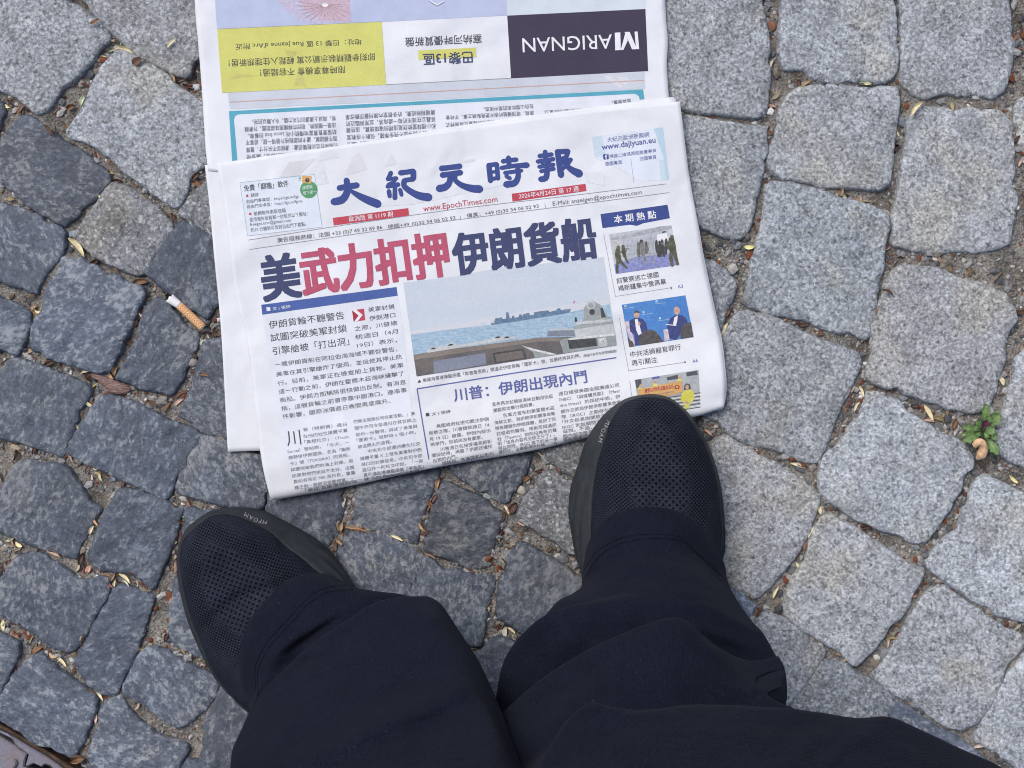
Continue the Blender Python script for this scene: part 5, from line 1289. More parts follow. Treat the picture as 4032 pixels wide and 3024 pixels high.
V_ = list(VL); F_ = list(FL); b0 = len(V_); V_ += VR; F_ += [tuple(b0+k for k in f_) for f_ in FR_]
# seat and waist, above and behind the camera's view
b0 = len(V_); nn = 64; RR = [(.10,.05,.76),(.165,.105,.79),(.182,.125,.84),(.185,.13,.92),(.175,.125,1.0),(.165,.118,1.03)]
for rx, ry, z in RR:
    for i in range(nn): V_.append(Vector((rx*math.cos(6.28318*i/nn), -.315+ry*math.sin(6.28318*i/nn), z)))
for a_ in range(len(RR)-1):
    for i in range(nn): F_.append((b0+a_*nn+i, b0+a_*nn+(i+1)%nn, b0+(a_+1)*nn+(i+1)%nn, b0+(a_+1)*nn+i))
F_.append(tuple(b0+i for i in reversed(range(nn)))); F_.append(tuple(b0+(len(RR)-1)*nn+i for i in range(nn)))
tr = mesh_obj('trousers', V_, F_, [M_CLOTH], None, True); to_parent(tr, person)
# two rows of hem stitches on each cuff
bvh = BVHTree.FromPolygons([v_[:] for v_ in V_], F_)
for P in ([(1019,2739),(1014,2667),(1024,2616),(1060,2550),(1101,2503),(1162,2437),(1214,2380),(1290,2334),(1393,2321)],[(2312,2262),(2359,2192),(2417,2153),(2489,2128),(2586,2120),(2682,2132),(2740,2180),(2800,2235),(2844,2271)]):
    SV, SF = [], []
    for off in (0, -17):
        Q = catmull_open([Vector((x+(off*.6), y+off, 0)) for x, y in P], 190)
        for i in range(0, 188, 3):
            w_ = []
            for q in (Q[i], Q[i+2]):
                tgt = at(q.x, q.y, 0); org = Vector((0,0,H)); dr = (tgt-org).normalized(); h_ = bvh.ray_cast(org, dr)
                if h_[0] is not None: w_.append((h_[0], h_[1]))
            if len(w_) < 2 or (w_[0][0]-w_[1][0]).length > .006: continue
            (a_, na), (b_, _) = w_; na = na if na.z > 0 else -na; d = (b_-a_).normalized(); s_ = d.cross(na).normalized()*.0004; k = len(SV)
            SV += [a_+s_-na*.0002, a_-s_-na*.0002, a_+na*.0005, b_+s_-na*.0002, b_-s_-na*.0002, b_+na*.0005]
            SF += [(k,k+3,k+5,k+2),(k+2,k+5,k+4,k+1),(k,k+2,k+1),(k+3,k+4,k+5)]
    st = mesh_obj('hem_stitching', SV, SF, [mat_plain('dark_thread', (.0016,.002,.0035), .8, .1)], None); st['kind'] = 'stuff'; to_parent(st, tr)

# ------------------------------------------------------------------ small things lying on the paving, one by one
free_d = {}
def ground_z(x, y):
    """height of whatever stone or sand is under (x, y)"""
    i = min(max(int((x-X0)/RES),0),NX-1); j = min(max(int((y-Y0)/RES),0),NY-1)
    return .0012 if mask[j, i] else float(bed[j, i])
def one_husk(name, fr, x, y, L_px, W_px, ang, tone, label, cat, curl=.6, bend=.3, lift=.0012, group=None, seed=None):
    px, py = fp(fr, x, y); c = at(px, py, 0); s_ = FR[fr][2]*H/F
    zz = max(ground_z(c.x, c.y), ground_z(c.x+math.cos(R(ang))*L_px*s_*.35, c.y+math.sin(R(ang))*L_px*s_*.35), ground_z(c.x-math.cos(R(ang))*L_px*s_*.35, c.y-math.sin(R(ang))*L_px*s_*.35))
    sd = seed if seed is not None else int(x*7+y)
    V_, F_ = husk(L_px*s_, W_px*s_, curl, bend, sd, 11, 7)
    rr = random.Random(sd)
    cols = []
    base = LC[tone]; tip = LC[{'y':'y','t':'o','o':'b','b':'r','r':'d','p':'r','d':'d'}[tone]]
    nu, nv = 11, 7
    for k in range(len(V_)):
        u = (k % (nu*nv))//nv/(nu-1); m = max(0, u*1.5-.8)
        cols.append(tuple(a_*(1-m)+b_*m for a_, b_ in zip(base, tip)))
    V_ = [Vector(p) for p in place(V_, 0, 0, 0, R(ang), rr.uniform(-.25,.25), rr.uniform(-.08,.08))]
    o = tint_mesh(name, [tuple(v_) for v_ in V_], F_, cols, M_LITTER, True)
    o.location = (c.x, c.y, zz+lift+.0008)
    if label: tag(o, label, cat, group)
    return o
HUSKS = [
 ('A',830,330,155,52,-27,'y','large pale yellow bud scale wedged in the joint at the upper left',.9,.2),
 ('A',895,402,72,66,35,'b','flat brown scrap of bud scale just below the large pale yellow one',.2,.1),
 ('A',1120,287,88,24,42,'y','thin cream bud scale lying alone on the stone left of the yellow advert',.5,.3),
 ('A',1050,448,78,26,-48,'b','narrow brown bud scale in the joint left of the newspaper',.6,.2),
 ('A',1112,500,90,24,-62,'t','narrow tan bud scale leaning end to end with a brown one',.7,.4),
 ('A',325,852,86,34,-58,'b','brown bud scale at the lower end of the gravel pocket, upper left',.6,.3),
 ('A',455,690,64,52,20,'o','round reddish bud scale on the grit pocket between two pale stones',.8,.1),
 ('A',755,1178,70,46,5,'r','dark red crumpled bud scale at the corner of the dark stone',.8,.3),
 ('A',1270,1140,68,42,38,'b','brown folded bud scale beside the left edge of the paper',.7,.2),
 ('A',496,1600,160,54,-52,'y','big yellow bud scale with a brown tip in the joint, left of the cigarette butt',.9,.3),
 ('D',905,165,104,58,6,'o','broad orange-brown bud scale above the cigarette butt',.7,.2),
 ('D',745,742,70,44,70,'t','curled tan bud scale at the head of the withered pink leaf',1.1,.5),
 ('D',830,565,66,34,-30,'r','dark red bud scale in the joint between two blue-grey stones',.5,.2),
 ('D',552,746,70,24,14,'y','small cream bud scale near the withered pink leaf',.5,.1),
 ('D',1330,775,72,26,-12,'o','orange sliver of bud scale below the cigarette butt',.5,.4),
 ('D',1172,905,128,24,28,'b','long brown sliver lying across the joint below the cigarette butt',.5,.5),
 ('D',1158,946,80,26,34,'p','pinkish bud scale just under the long brown sliver',.5,.2),
 ('D',975,962,88,34,-30,'b','split brown bud scale left of a square grey pebble',.6,.3),
 ('D',1076,975,88,26,52,'o','upright orange-brown bud scale right of a square grey pebble',.6,.2),
 ('G',805,432,96,30,-42,'y','pale yellow-green bud scale at the three-way joint left of the shoe',.6,.3),
 ('G',736,472,66,22,76,'y','short yellow bud scale standing below the pale yellow-green one',.5,.2),
 ('G',345,270,110,34,-28,'p','pink and cream bud scale in the long joint at the left',.6,.2),
 ('G',592,115,64,28,62,'y','cream bud scale in the upright joint left of the shoe',.6,.2),
 ('G',520,305,84,42,72,'b','shiny brown bud scale where two joints meet at the left',.8,.1),
 ('G',390,975,100,24,-44,'y','slim yellow bud scale in the lower left joint',.5,.2),
 ('G',636,1190,92,24,-56,'y','slim yellow bud scale near the iron drain frame',.5,.1),
 ('G',560,790,120,22,52,'t','long curved tan stalk-like scale in the joint at lower left',.3,.8),
 ('G',510,1612,96,84,10,'o','cupped rust-brown bud scale at the corner of the iron drain frame',1.0,.1),
 ('P',570,612,74,62,80,'t','crumpled tan bud scale beside the left shoe, at the end of a twig',.9,.3),
 ('P',934,696,88,22,-24,'y','cream bud scale in the joint between the two shoes',.5,.1),
 ('P',1886,172,100,24,-44,'y','pale yellow bud scale under the bottom edge of the newspaper',.5,.3),
 ('P',1692,500,84,72,50,'r','broad dark brown bud scale between the shoes, near the right sole',.5,.1),
 ('P',1652,512,66,20,-62,'y','thin cream scale touching the broad dark brown one between the shoes',.5,.2),
 ('P',1680,1302,64,22,-40,'y','cream bud scale deep in the gap between the trouser legs',.5,.2),
 ('C',805,540,88,26,28,'t','tan bud scale in the level joint at upper right',.5,.2),
 ('C',1515,712,128,42,48,'y','large yellowish curled bud scale at the corner of an upper right stone',.9,.4),
 ('C',1396,850,64,20,-62,'y','slim cream bud scale just above a round dark red bud',.5,.2),
 ('C',1380,952,62,56,30,'r','round dark red bud in the upright joint at upper right',1.1,.1),
 ('C',1028,1240,56,44,80,'t','small golden bud scale shaped like a bean, upper right',1.0,.1),
 ('C',1336,1378,64,26,-42,'p','pink-tipped bud scale at the pointed corner of a stone',.6,.2),
 ('F',276,472,100,34,62,'y','yellow-green bud scale beside the right edge of the newspaper',.7,.2),
 ('F',1196,537,74,20,26,'p','cream and pink bud scale at the meeting of three right-hand stones',.5,.2),
 ('F',1605,1020,126,38,-60,'y','big cream bud scale left of the green weed',.6,.1),
 ('F',1608,1070,78,22,-10,'p','pinkish bud scale crossing under the big cream one near the weed',.5,.2),
 ('F',1166,878,76,22,-66,'y','slim cream scale in the upright joint left of the weed',.4,.3),
 ('F',1138,975,72,20,60,'y','slim cream scale leaning the other way below its neighbour',.4,.3),
 ('F',1045,995,70,22,-70,'o','orange curled scale in the upright joint left of the weed',.6,.5),
 ('F',750,1362,98,26,-20,'y','ivory bud scale in the joint right of the right shoe',.5,.2),
 ('F',175,1146,72,26,-42,'p','pale pink bud scale close to the toe of the right shoe',.6,.2),
 ('I',836,132,80,22,62,'y','yellow-green bud scale in the slanted joint right of the trousers',.5,.2),
 ('I',606,520,88,28,62,'y','lemon-coloured bud scale near the right trouser leg',.7,.2),
 ('I',1380,746,84,22,-18,'o','curled orange worm-like bud scale in the lower right joint',.6,.7),
 ('I',1340,842,80,22,80,'p','straight cream-pink bud scale below the curled orange one',.4,.1),
 ('I',1408,796,60,32,22,'b','rust-brown scrap beside the curled orange scale, lower right',.6,.2),
]
for (fr, x, y, L_, W_, an, tone, lab, cu_, be_) in HUSKS:
    one_husk('bud_scale', fr, x, y, L_, W_, an, tone, lab, 'bud scale', cu_, be_, group='bud scales fallen in the joints')
# withered leaf, twig, orange husk
def slab(name, fr, P, z, th, mat, dome=0.0, n=60):
    O = catmull_closed([at(*fp(fr, *p), z) for p in P], n); c = sum(O, Vector())/n
    V_ = [p+Vector((0,0,-th)) for p in O]+O
    for f_ in (.8,.5,.2): V_ += [c.lerp(p, f_)+Vector((0,0,dome*(1-f_*f_)+noise.noise(p*60*f_)*dome*.7)) for p in O]
    V_.append(c+Vector((0,0,dome))); F_ = []
    for r_ in range(4):
        for i in range(n): F_.append((r_*n+i, r_*n+(i+1)%n, (r_+1)*n+(i+1)%n, (r_+1)*n+i))
    for i in range(n): F_.append((4*n+i, 4*n+(i+1)%n, 5*n))
    o = mesh_obj(name, V_, F_, [mat], None, True, origin=(c.x, c.y, z))
    return o
def mat_leafscrap():
    t = NT('withered_leaf'); tc = t.node('ShaderNodeTexCoord'); mp = t.node('ShaderNodeMapping'); t.set(mp.inputs['Vector'], tc.outputs['Object']); mp.inputs['Rotation'].default_value = (0,0,R(25)); mp.inputs['Scale'].default_value = (1,5,1)
    n = t.noise(mp.outputs[0], 220, 4, .65)
    return t.done(t.ramp(n, [(.35,(.12,.07,.065)),(.55,(.22,.14,.13)),(.72,(.42,.36,.30))]), .8, t.bump(n, .8, .001), .2)
tag(slab('withered_leaf', 'D', [(590,765),(640,770),(700,790),(780,820),(835,850),(842,875),(800,895),(740,892),(690,860),(640,810),(595,785)], -.0035, .001, mat_leafscrap(), .0012), 'withered pinkish-brown leaf with pale veins pressed into a joint at the left', 'leaf')
def stick(name, P, rads, mat, parent=None, sides=8):
    C = P; V_, F_ = [], []; n = len(C)
    for i, c_ in enumerate(C):
        d = (C[min(i+1,n-1)]-C[max(i-1,0)]).normalized(); a_ = d.cross(Vector((0,0,1))).normalized(); b_ = d.cross(a_)
        u = i/(n-1)*(len(rads)-1); k = min(int(u), len(rads)-2); r_ = rads[k]*(1-(u-k))+rads[k+1]*(u-k)
        for s_ in range(sides): V_.append(c_+a_*math.cos(6.2832*s_/sides)*r_+b_*math.sin(6.2832*s_/sides)*r_)
    for i in range(n-1):
        for s_ in range(sides): F_.append((i*sides+s_, i*sides+(s_+1)%sides, (i+1)*sides+(s_+1)%sides, (i+1)*sides+s_))
    F_ += [tuple(range(sides)), tuple((n-1)*sides+s_ for s_ in reversed(range(sides)))]
    return V_, F_
M_TWIG = mat_plain('twig_bark', (.36,.20,.09), .7, .3, 500, .3)
V_, F_ = stick('t', catmull_open([at(*fp('P',x,y), z) for x, y, z in ((600,622,.004),(640,632,.0048),(680,634,.0046),(724,648,.0036))], 16), [.0010,.0007,.0009,.0005], M_TWIG)
for a_, b_ in (((665,634),(660,655)),((672,634),(682,658)),((650,632),(668,620))):
    v2, f2 = stick('t', catmull_open([at(*fp('P',*a_), .0048), at(*fp('P',*b_), .0044)], 4), [.0006,.0003], M_TWIG); k = len(V_); V_ += v2; F_ += [tuple(k+q for q in f_) for f_ in f2]
tag(mesh_obj('twig', V_, F_, [M_TWIG], None, True), 'short orange-brown twig with side spurs between the newspaper and the left shoe', 'twig')
# pebbles that can be told apart
M_PEB = mat_attr('pebble_stone', .6, .35, .25, 350, .0006)
PEBS = [('P',1745,382,74,58,-40,(.36,.34,.30),'rounded whitish quartz pebble in the joint between the shoes'),('P',1530,422,60,40,0,(.22,.25,.27),'angular grey-blue chip in the joint above the middle stone'),
 ('A',575,470,52,66,20,(.06,.07,.09),'dark slate chip in the upper left joint'),('A',516,535,42,48,0,(.24,.22,.19),'small tan pebble beside a dark slate chip'),('A',608,1036,62,42,-20,(.26,.27,.27),'pale grey pebble in the joint between light and dark stone, upper left'),
 ('A',460,1512,66,44,10,(.20,.25,.31),'blue-grey chip above the big yellow bud scale'),('A',1270,556,54,46,0,(.46,.49,.52),'white pebble tucked against the left edge of the paper'),
 ('D',1243,690,66,60,0,(.23,.22,.20),'smooth sand-coloured pebble below the cigarette butt'),('D',1045,938,66,58,40,(.19,.19,.175),'square grey pebble among brown slivers in the left joint'),('D',85,1250,80,50,-35,(.34,.29,.22),'tan angular stone at the left edge of the picture'),
 ('G',462,965,44,44,0,(.40,.42,.42),'glassy pale pebble in the lower left joint'),('D',915,1515,62,36,40,(.10,.125,.155),'sharp dark blue chip above the left shoe'),('D',715,1446,50,40,0,(.25,.28,.31),'grey chip among brown bud scales at the left'),
 ('C',1432,782,50,62,0,(.13,.15,.19),'slate-blue chip below the large curled bud scale'),('C',1692,652,74,42,10,(.16,.18,.21),'flat grey chip at the top of the tall upper right stone'),('F',1448,918,62,50,20,(.20,.215,.24),'grey chip in the joint above the weed'),
 ('I',1268,952,46,34,-30,(.50,.51,.48),'white chip in the dark joint at lower right'),('C',468,784,42,30,-20,(.52,.50,.50),'small white pebble right of the newspaper corner'),('C',586,158,66,58,0,(.19,.085,.05),'rusty red-brown pebble in the joint at the top right'),('F',1120,1110,10,10,0,(.2,.2,.2),None)]
for n_, (fr, x, y, a_, b_, an, col, lab) in enumerate(PEBS):
    if not lab: continue
    bm = bmesh.new(); bmesh.ops.create_icosphere(bm, subdivisions=3, radius=1)
    s_ = FR[fr][2]*H/F/2; rr = random.Random(n_); so = Vector((n_*3.1, 1, 2)); c = at(*fp(fr, x, y), 0)
    V_ = []
    rounded = 'round' in lab or 'smooth' in lab
    for v_ in bm.verts:
        p = v_.co.copy(); f_ = 1+noise.noise(p*1.3+so)*(.12 if rounded else .42)
        p = Vector((p.x*a_*s_*f_, p.y*b_*s_*f_, p.z*min(a_,b_)*s_*.62*f_)); ca_, sa_ = math.cos(R(an)), math.sin(R(an))
        V_.append((p.x*ca_-p.y*sa_, p.x*sa_+p.y*ca_, p.z))
    F_ = [tuple(v_.index for v_ in f_.verts) for f_ in bm.faces]; bm.free()
    o = tint_mesh('pebble', V_, F_, [col]*len(V_), M_PEB, rounded); o.location = (c.x, c.y, min(ground_z(c.x, c.y), -.004)+min(a_,b_)*s_*.45)
    tag(o, lab, 'pebble', 'pebbles in the joints')

# ------------------------------------------------------------------ cigarette butt
M_STUB = mat_plain('cigarette_paper', (.70,.71,.74), .8, .2, 260, .08, .0004)
def mat_filter():
    t = NT('cork_tip_paper'); uv = t.node('ShaderNodeTexCoord').outputs['UV']
    n = t.noise(uv, 2.2, 2); sp = t.node('ShaderNodeSeparateXYZ'); t.set(sp.inputs[0], uv)
    ph_ = t.math('ADD', t.math('MULTIPLY', sp.outputs[0], 13.0), t.math('MULTIPLY', t.math('POWER', t.math('ABSOLUTE', t.math('SUBTRACT', sp.outputs[1], .5)), 2.0), -14.0))
    fr_ = t.math('FRACT', ph_)
    st = t.ramp(fr_, [(0.0, 0.0), (.25, 1.0), (.5, 1.0), (.75, 0.0)])
    c_ = t.mix(st, (.40,.17,.08), (.80,.52,.28))
    c_ = t.mix(1.0, c_, t.ramp(n, [(.3,.9),(.7,1.08)]), 'MULTIPLY')
    return t.done(c_, .6, None, .3)
cig = empty('cigarette_butt', at(*fp('q',1150,840),0)); tag(cig, 'stubbed-out cigarette butt with orange striped filter lying beside the newspaper', 'cigarette butt'); bpy.context.view_layer.update()
def cyl(P0, P1, prof, mat, name, parent, flat=.88, sides=40, hollow=False):
    ax = (P1-P0).normalized(); a_ = ax.cross(Vector((0,0,1))).normalized(); b_ = a_.cross(ax).normalized(); V_, F_, UV = [], [], []
    for k, (u, r_, jag) in enumerate(prof):
        for s_ in range(sides):
            th = 6.28318*s_/sides; j = jag*(noise.noise(Vector((math.cos(th)*2.2, math.sin(th)*2.2, 5)))) if jag else 0
            q = P0+(P1-P0)*(u+j)+a_*math.cos(th)*r_+b_*math.sin(th)*r_*flat
            q += Vector((0,0,noise.noise(q*300)*.0002)); V_.append(q); UV.append((u, abs(((s_/sides+.75) % 1)-.5)*2 if False else (math.cos(th)*.5+.5)))
    for k in range(len(prof)-1):
        for s_ in range(sides): F_.append((k*sides+s_, k*sides+(s_+1)%sides, (k+1)*sides+(s_+1)%sides, (k+1)*sides+s_))
    F_.append(tuple((len(prof)-1)*sides+s_ for s_ in reversed(range(sides))))
    if not hollow: F_.append(tuple(range(sides)))
    o = mesh_obj(name, V_, F_, [mat], None, True)
    bm = bmesh.new(); bm.from_mesh(o.data); bmesh.ops.recalc_face_normals(bm, faces=bm.faces); bm.to_mesh(o.data); bm.free()
    lay = o.data.uv_layers.new(name='UVMap'); lp = np.empty(len(o.data.loops), 'i'); o.data.loops.foreach_get('vertex_index', lp); lay.data.foreach_set('uv', np.array(UV, 'f')[lp].ravel())
    to_parent(o, parent); return o
c0, c1, c2 = at(*fp('q',750,470),.0050), at(*fp('q',1000,655),.0052), at(*fp('q',1572,1200),.0056)
cyl(c1, c2, [(0,.00335,0),(.02,.0034,0),(.3,.00335,0),(.7,.00345,0),(.97,.0035,0),(1.0,.0033,0),(1.0,.0030,0)], mat_filter(), 'filter', cig)
cyl(c2, c2+(c2-c1).normalized()*.0004, [(0,.0031,0),(.9,.0031,0),(1,.0028,0)], mat_plain('filter_fibre', (.58,.55,.47), .9, .1, 900, .15), 'filter_end', cig)
cyl(c1, c0, [(-.03,.00325,0),(.2,.0033,0),(.55,.0036,0),(.85,.0039,.10),(1.0,.0040,.32),(.96,.0036,.30),(.6,.0030,0)], M_STUB, 'paper_stub', cig, .80)
V_, F_ = [], []
for k in range(46):
    q = c1.lerp(c0, 1.02+rnd.random()*.30)+Vector((rnd.uniform(-.0026,.0026), rnd.uniform(-.0026,.0026), rnd.uniform(-.0034,.0008))); s_ = rnd.uniform(.0004,.0010); b0 = len(V_)
    V_ += [q+v_*s_*(1+rnd.uniform(-.3,.3)) for v_ in ICO_V]; F_ += [tuple(b0+i for i in f_) for f_ in ICO_F]
o = mesh_obj('charred_tobacco', V_, F_, [mat_plain('char', (.022,.019,.016), .9, .2)]); o['kind'] = 'stuff'; to_parent(o, cig)

# ------------------------------------------------------------------ weed
def mat_leaf():
    t = NT('weed_leaf'); tc = t.node('ShaderNodeTexCoord'); uv = tc.outputs['UV']; sp = t.node('ShaderNodeSeparateXYZ'); t.set(sp.inputs[0], uv)
    rib = t.ramp(t.math('ABSOLUTE', t.math('SUBTRACT', sp.outputs[1], .5)), [(0.0, 1.0), (.07, 0.0)])
    n = t.noise(tc.outputs['Object'], 300, 4, .6)
    c_ = t.ramp(n, [(.3, (.085,.165,.055)), (.7, (.165,.275,.10))]); c_ = t.mix(t.math('MULTIPLY', rib, .6), c_, (.32,.42,.22))
    return t.done(c_, .5, t.bump(n, .5, .0006), .4)
M_LEAF = mat_leaf(); M_PURP = mat_plain('purple_leaf', (.15,.045,.085), .5, .4, 300, .25)
weed = empty('weed', at(*fp('u',800,770),0)); tag(weed, 'small green weed with toothed leaves and a purple bud, growing in a joint', 'plant'); bpy.context.view_layer.update()
wc = at(*fp('u',800,770), -.006)
def leaf(b, tp, w, z0, z1, mat, seed):
    rr = random.Random(seed); p0, p1 = at(*fp('u',*b), z0), at(*fp('u',*tp), z1); ax = p1-p0; L_ = ax.length; a_ = ax.normalized(); s_ = Vector((-a_.y, a_.x, 0)).normalized(); W_ = w*FR['u'][2]*H/F/2
    nu, nv = 15, 7; V_, F_, UV = [], [], []
    for i in range(nu):
        u = i/(nu-1); pr_ = max(0, math.sin(math.pi*(u**1.15)))**.6*(.35+.65*min(1,u*1.8)) if u < .98 else .05
        tooth = 1+.30*(1 if (i % 3) == 1 else -.5)*(1 if u > .15 else 0)
        for j in range(nv):
            v_ = j/(nv-1)*2-1
            V_.append(p0+ax*u+s_*v_*W_*pr_*tooth+Vector((0,0,.0016*math.sin(math.pi*u)+abs(v_)*W_*.35-.0003*math.cos(v_*9)+noise.noise(Vector((u*4,v_*2,seed)))*.0008))); UV.append((u, v_*.5+.5))
    for i in range(nu-1):
        for j in range(nv-1): k = i*nv+j; F_.append((k,k+nv,k+nv+1,k+1))
    n0 = len(V_); V_ += [v_-Vector((0,0,.00025)) for v_ in V_]; F_ += [tuple(n0+k for k in reversed(f_)) for f_ in F_]; UV += UV
    o = mesh_obj('leaf', V_, F_, [mat], None, True)
    lay = o.data.uv_layers.new(name='UVMap'); lp = np.empty(len(o.data.loops), 'i'); o.data.loops.foreach_get('vertex_index', lp); lay.data.foreach_set('uv', np.array(UV, 'f')[lp].ravel())
    to_parent(o, weed); return o
for k, (b, tp, w, z0, z1) in enumerate([((800,740),(560,690),90,.000,.003),((790,750),(545,790),78,.001,.002),((810,720),(725,625),90,.003,.008),((815,700),(845,420),105,.001,.006),((840,690),(890,560),80,.004,.010),((850,700),(1005,545),150,.002,.009),
   ((880,600),(1000,490),44,.003,.006),((800,760),(565,860),118,.004,.009),((780,730),(705,690),84,.008,.012),((810,780),(945,705),120,.008,.013),((850,790),(985,815),84,.004,.008),((835,800),(985,1025),120,.002,.008),((870,860),(1000,960),76,.000,.004),((800,790),(730,775),60,.010,.013),((820,760),(870,830),56,.010,.012)]):
    leaf(b, tp, w, z0, z1, M_LEAF, k)
for b, tp, w in (((795,710),(880,640),90),((800,700),(855,612),70),((935,735),(985,705),40)):
    o = leaf(b, tp, w, .006, .014, M_PURP, 99+w); o.name = 'bud_leaf'; o['label'] = 'purple bud leaf'
for a_ in range(9):
    th = a_*.7; v2, f2 = stick('s', catmull_open([wc, wc+Vector((math.cos(th)*.004, math.sin(th)*.004, .007)), wc+Vector((math.cos(th)*.010, math.sin(th)*.010, .008))], 7), [.0006,.0004], M_LEAF)
    o = mesh_obj('stem', v2, f2, [mat_plain('stem_green', (.16,.22,.10), .6)] , None, True); to_parent(o, weed)
# curled orange husk on the weed
M_HUSK = mat_plain('orange_husk', (.60,.40,.25), .75, .2, 260, .38, .0012)
C = catmull_open([at(*fp('u',x,y), z) for x, y, z in ((715,915,.012),(770,880,.015),(812,900,.015),(822,960,.013),(795,1030,.010),(755,1065,.007))], 26)
V_, F_ = stick('h', C, [.0026,.0034,.0030,.0038,.0042,.0020], M_HUSK, sides=14)
tag(mesh_obj('curled_husk', V_, F_, [M_HUSK], None, True), 'curled orange-tan husk resting against the green weed', 'husk')
V_, F_ = stick('h', catmull_open([at(*fp('u',x,y), z) for x, y, z in ((765,1070,.003),(810,1140,.000),(850,1210,-.004))], 10), [.0014,.0018,.0008], M_HUSK)
tag(mesh_obj('dead_stalk', V_, F_, [mat_plain('stalk_brown', (.12,.085,.07), .8)], None, True), 'short dull brown stalk below the curled orange husk', 'stalk')

# ------------------------------------------------------------------ iron drain cover in the corner
def mat_iron():
    t = NT('worn_iron'); v = t.node('ShaderNodeTexCoord').outputs['Object']
    n = t.noise(v, 25, 5, .65); n2 = t.noise(v, 400, 3, .6)
    c_ = t.ramp(n, [(.3,(.125,.13,.175)),(.5,(.17,.172,.22)),(.70,(.17,.13,.12)),(.85,(.13,.08,.055))])
    c_ = t.mix(1.0, c_, t.ramp(n2, [(.3,.8),(.7,1.2)]), 'MULTIPLY')
    t.b.inputs['Metallic'].default_value = .0
    return t.done(c_, .62, t.bump(n2, .4, .0004), .4)
M_IRON = mat_iron(); M_RUST = mat_plain('rust', (.085,.058,.043), .85, .2, 120, .45, .001, 300)
drain = empty('drain_cover', at(*fp('v',-600,1900),0)); tag(drain, 'worn iron drain cover with rusty frame in the bottom left corner', 'drain cover'); bpy.context.view_layer.update()
def plate(name, P, z0, z1, mat, parent):
    Q = [at(*fp('v',x,y), 0) for x, y in P]; n = len(Q)
    a_ = sum(Q[i-1].x*Q[i].y-Q[i].x*Q[i-1].y for i in range(n))
    if a_ < 0: Q.reverse()
    c = sum(Q, Vector())/n
    ins = []
    for i in range(n):
        d1, d2 = (Q[i]-Q[i-1]).normalized(), (Q[(i+1)%n]-Q[i]).normalized(); nn = Vector((-(d1.y+d2.y), d1.x+d2.x, 0)); nn = nn.normalized() if nn.length > 1e-6 else Vector((-d1.y,d1.x,0)); ins.append(Q[i]+nn*.0012)
    V_ = [Vector((p.x,p.y,z0)) for p in Q]+[Vector((p.x,p.y,z1-.0012)) for p in Q]+[Vector((p.x,p.y,z1)) for p in ins]; F_ = []
    for r_ in (0,1):
        for i in range(n): F_.append((r_*n+i, r_*n+(i+1)%n, (r_+1)*n+(i+1)%n, (r_+1)*n+i))
    tt = tessellate_polygon([[V_[2*n+i] for i in range(n)]])
    for t_ in tt:
        p, q, r_ = (V_[2*n+k] for k in t_); up = (q-p).cross(r_-p).z > 0
        F_.append(tuple(2*n+k for k in (t_ if up else reversed(t_))))
    o = mesh_obj(name, V_, F_, [mat]); to_parent(o, parent); return o
plate('rusty_flange', [(-1600,-150),(0,735),(300,900),(500,1020),(760,1165),(1000,1320),(1400,1570),(2600,2300),(2500,2420),(1300,1640),(1000,1400),(800,1262),(500,1090),(200,908),(0,808),(-1620,-60)], -.028, -.006, M_RUST, drain)
plate('frame', [(-1620,-50),(0,815),(200,915),(500,1097),(800,1269),(1000,1408),(1300,1650),(2500,2430),(2300,2700),(1500,2150),(1000,1700),(900,1480),(860,1425),(780,1395),(735,1400),(700,1440),(560,1380),(450,1430),(415,1420),(470,1225),(400,1172),(300,1105),(232,1042),(180,950),(100,872),(0,838),(-1640,20)], -.028, -.0035, M_IRON, drain)
lid = plate('lid', [(-1640,140),(0,925),(90,985),(180,1040),(260,1085),(330,1150),(438,1215),(398,1330),(385,1440),(520,1500),(700,1600),(900,1800),(1350,2250),(2100,2750),(1200,3800),(-2600,2500)], -.028, -.0045, M_IRON, drain)
O_ = [(170+math.cos(a_*.349)*105*1.0+math.sin(a_*.349)*30, 1395-math.cos(a_*.349)*60+math.sin(a_*.349)*85) for a_ in range(18)]
stud = plate('raised_stud', O_, -.0045, -.0015, M_IRON, drain)
stud.parent = lid; stud.matrix_parent_inverse = lid.matrix_world.inverted()
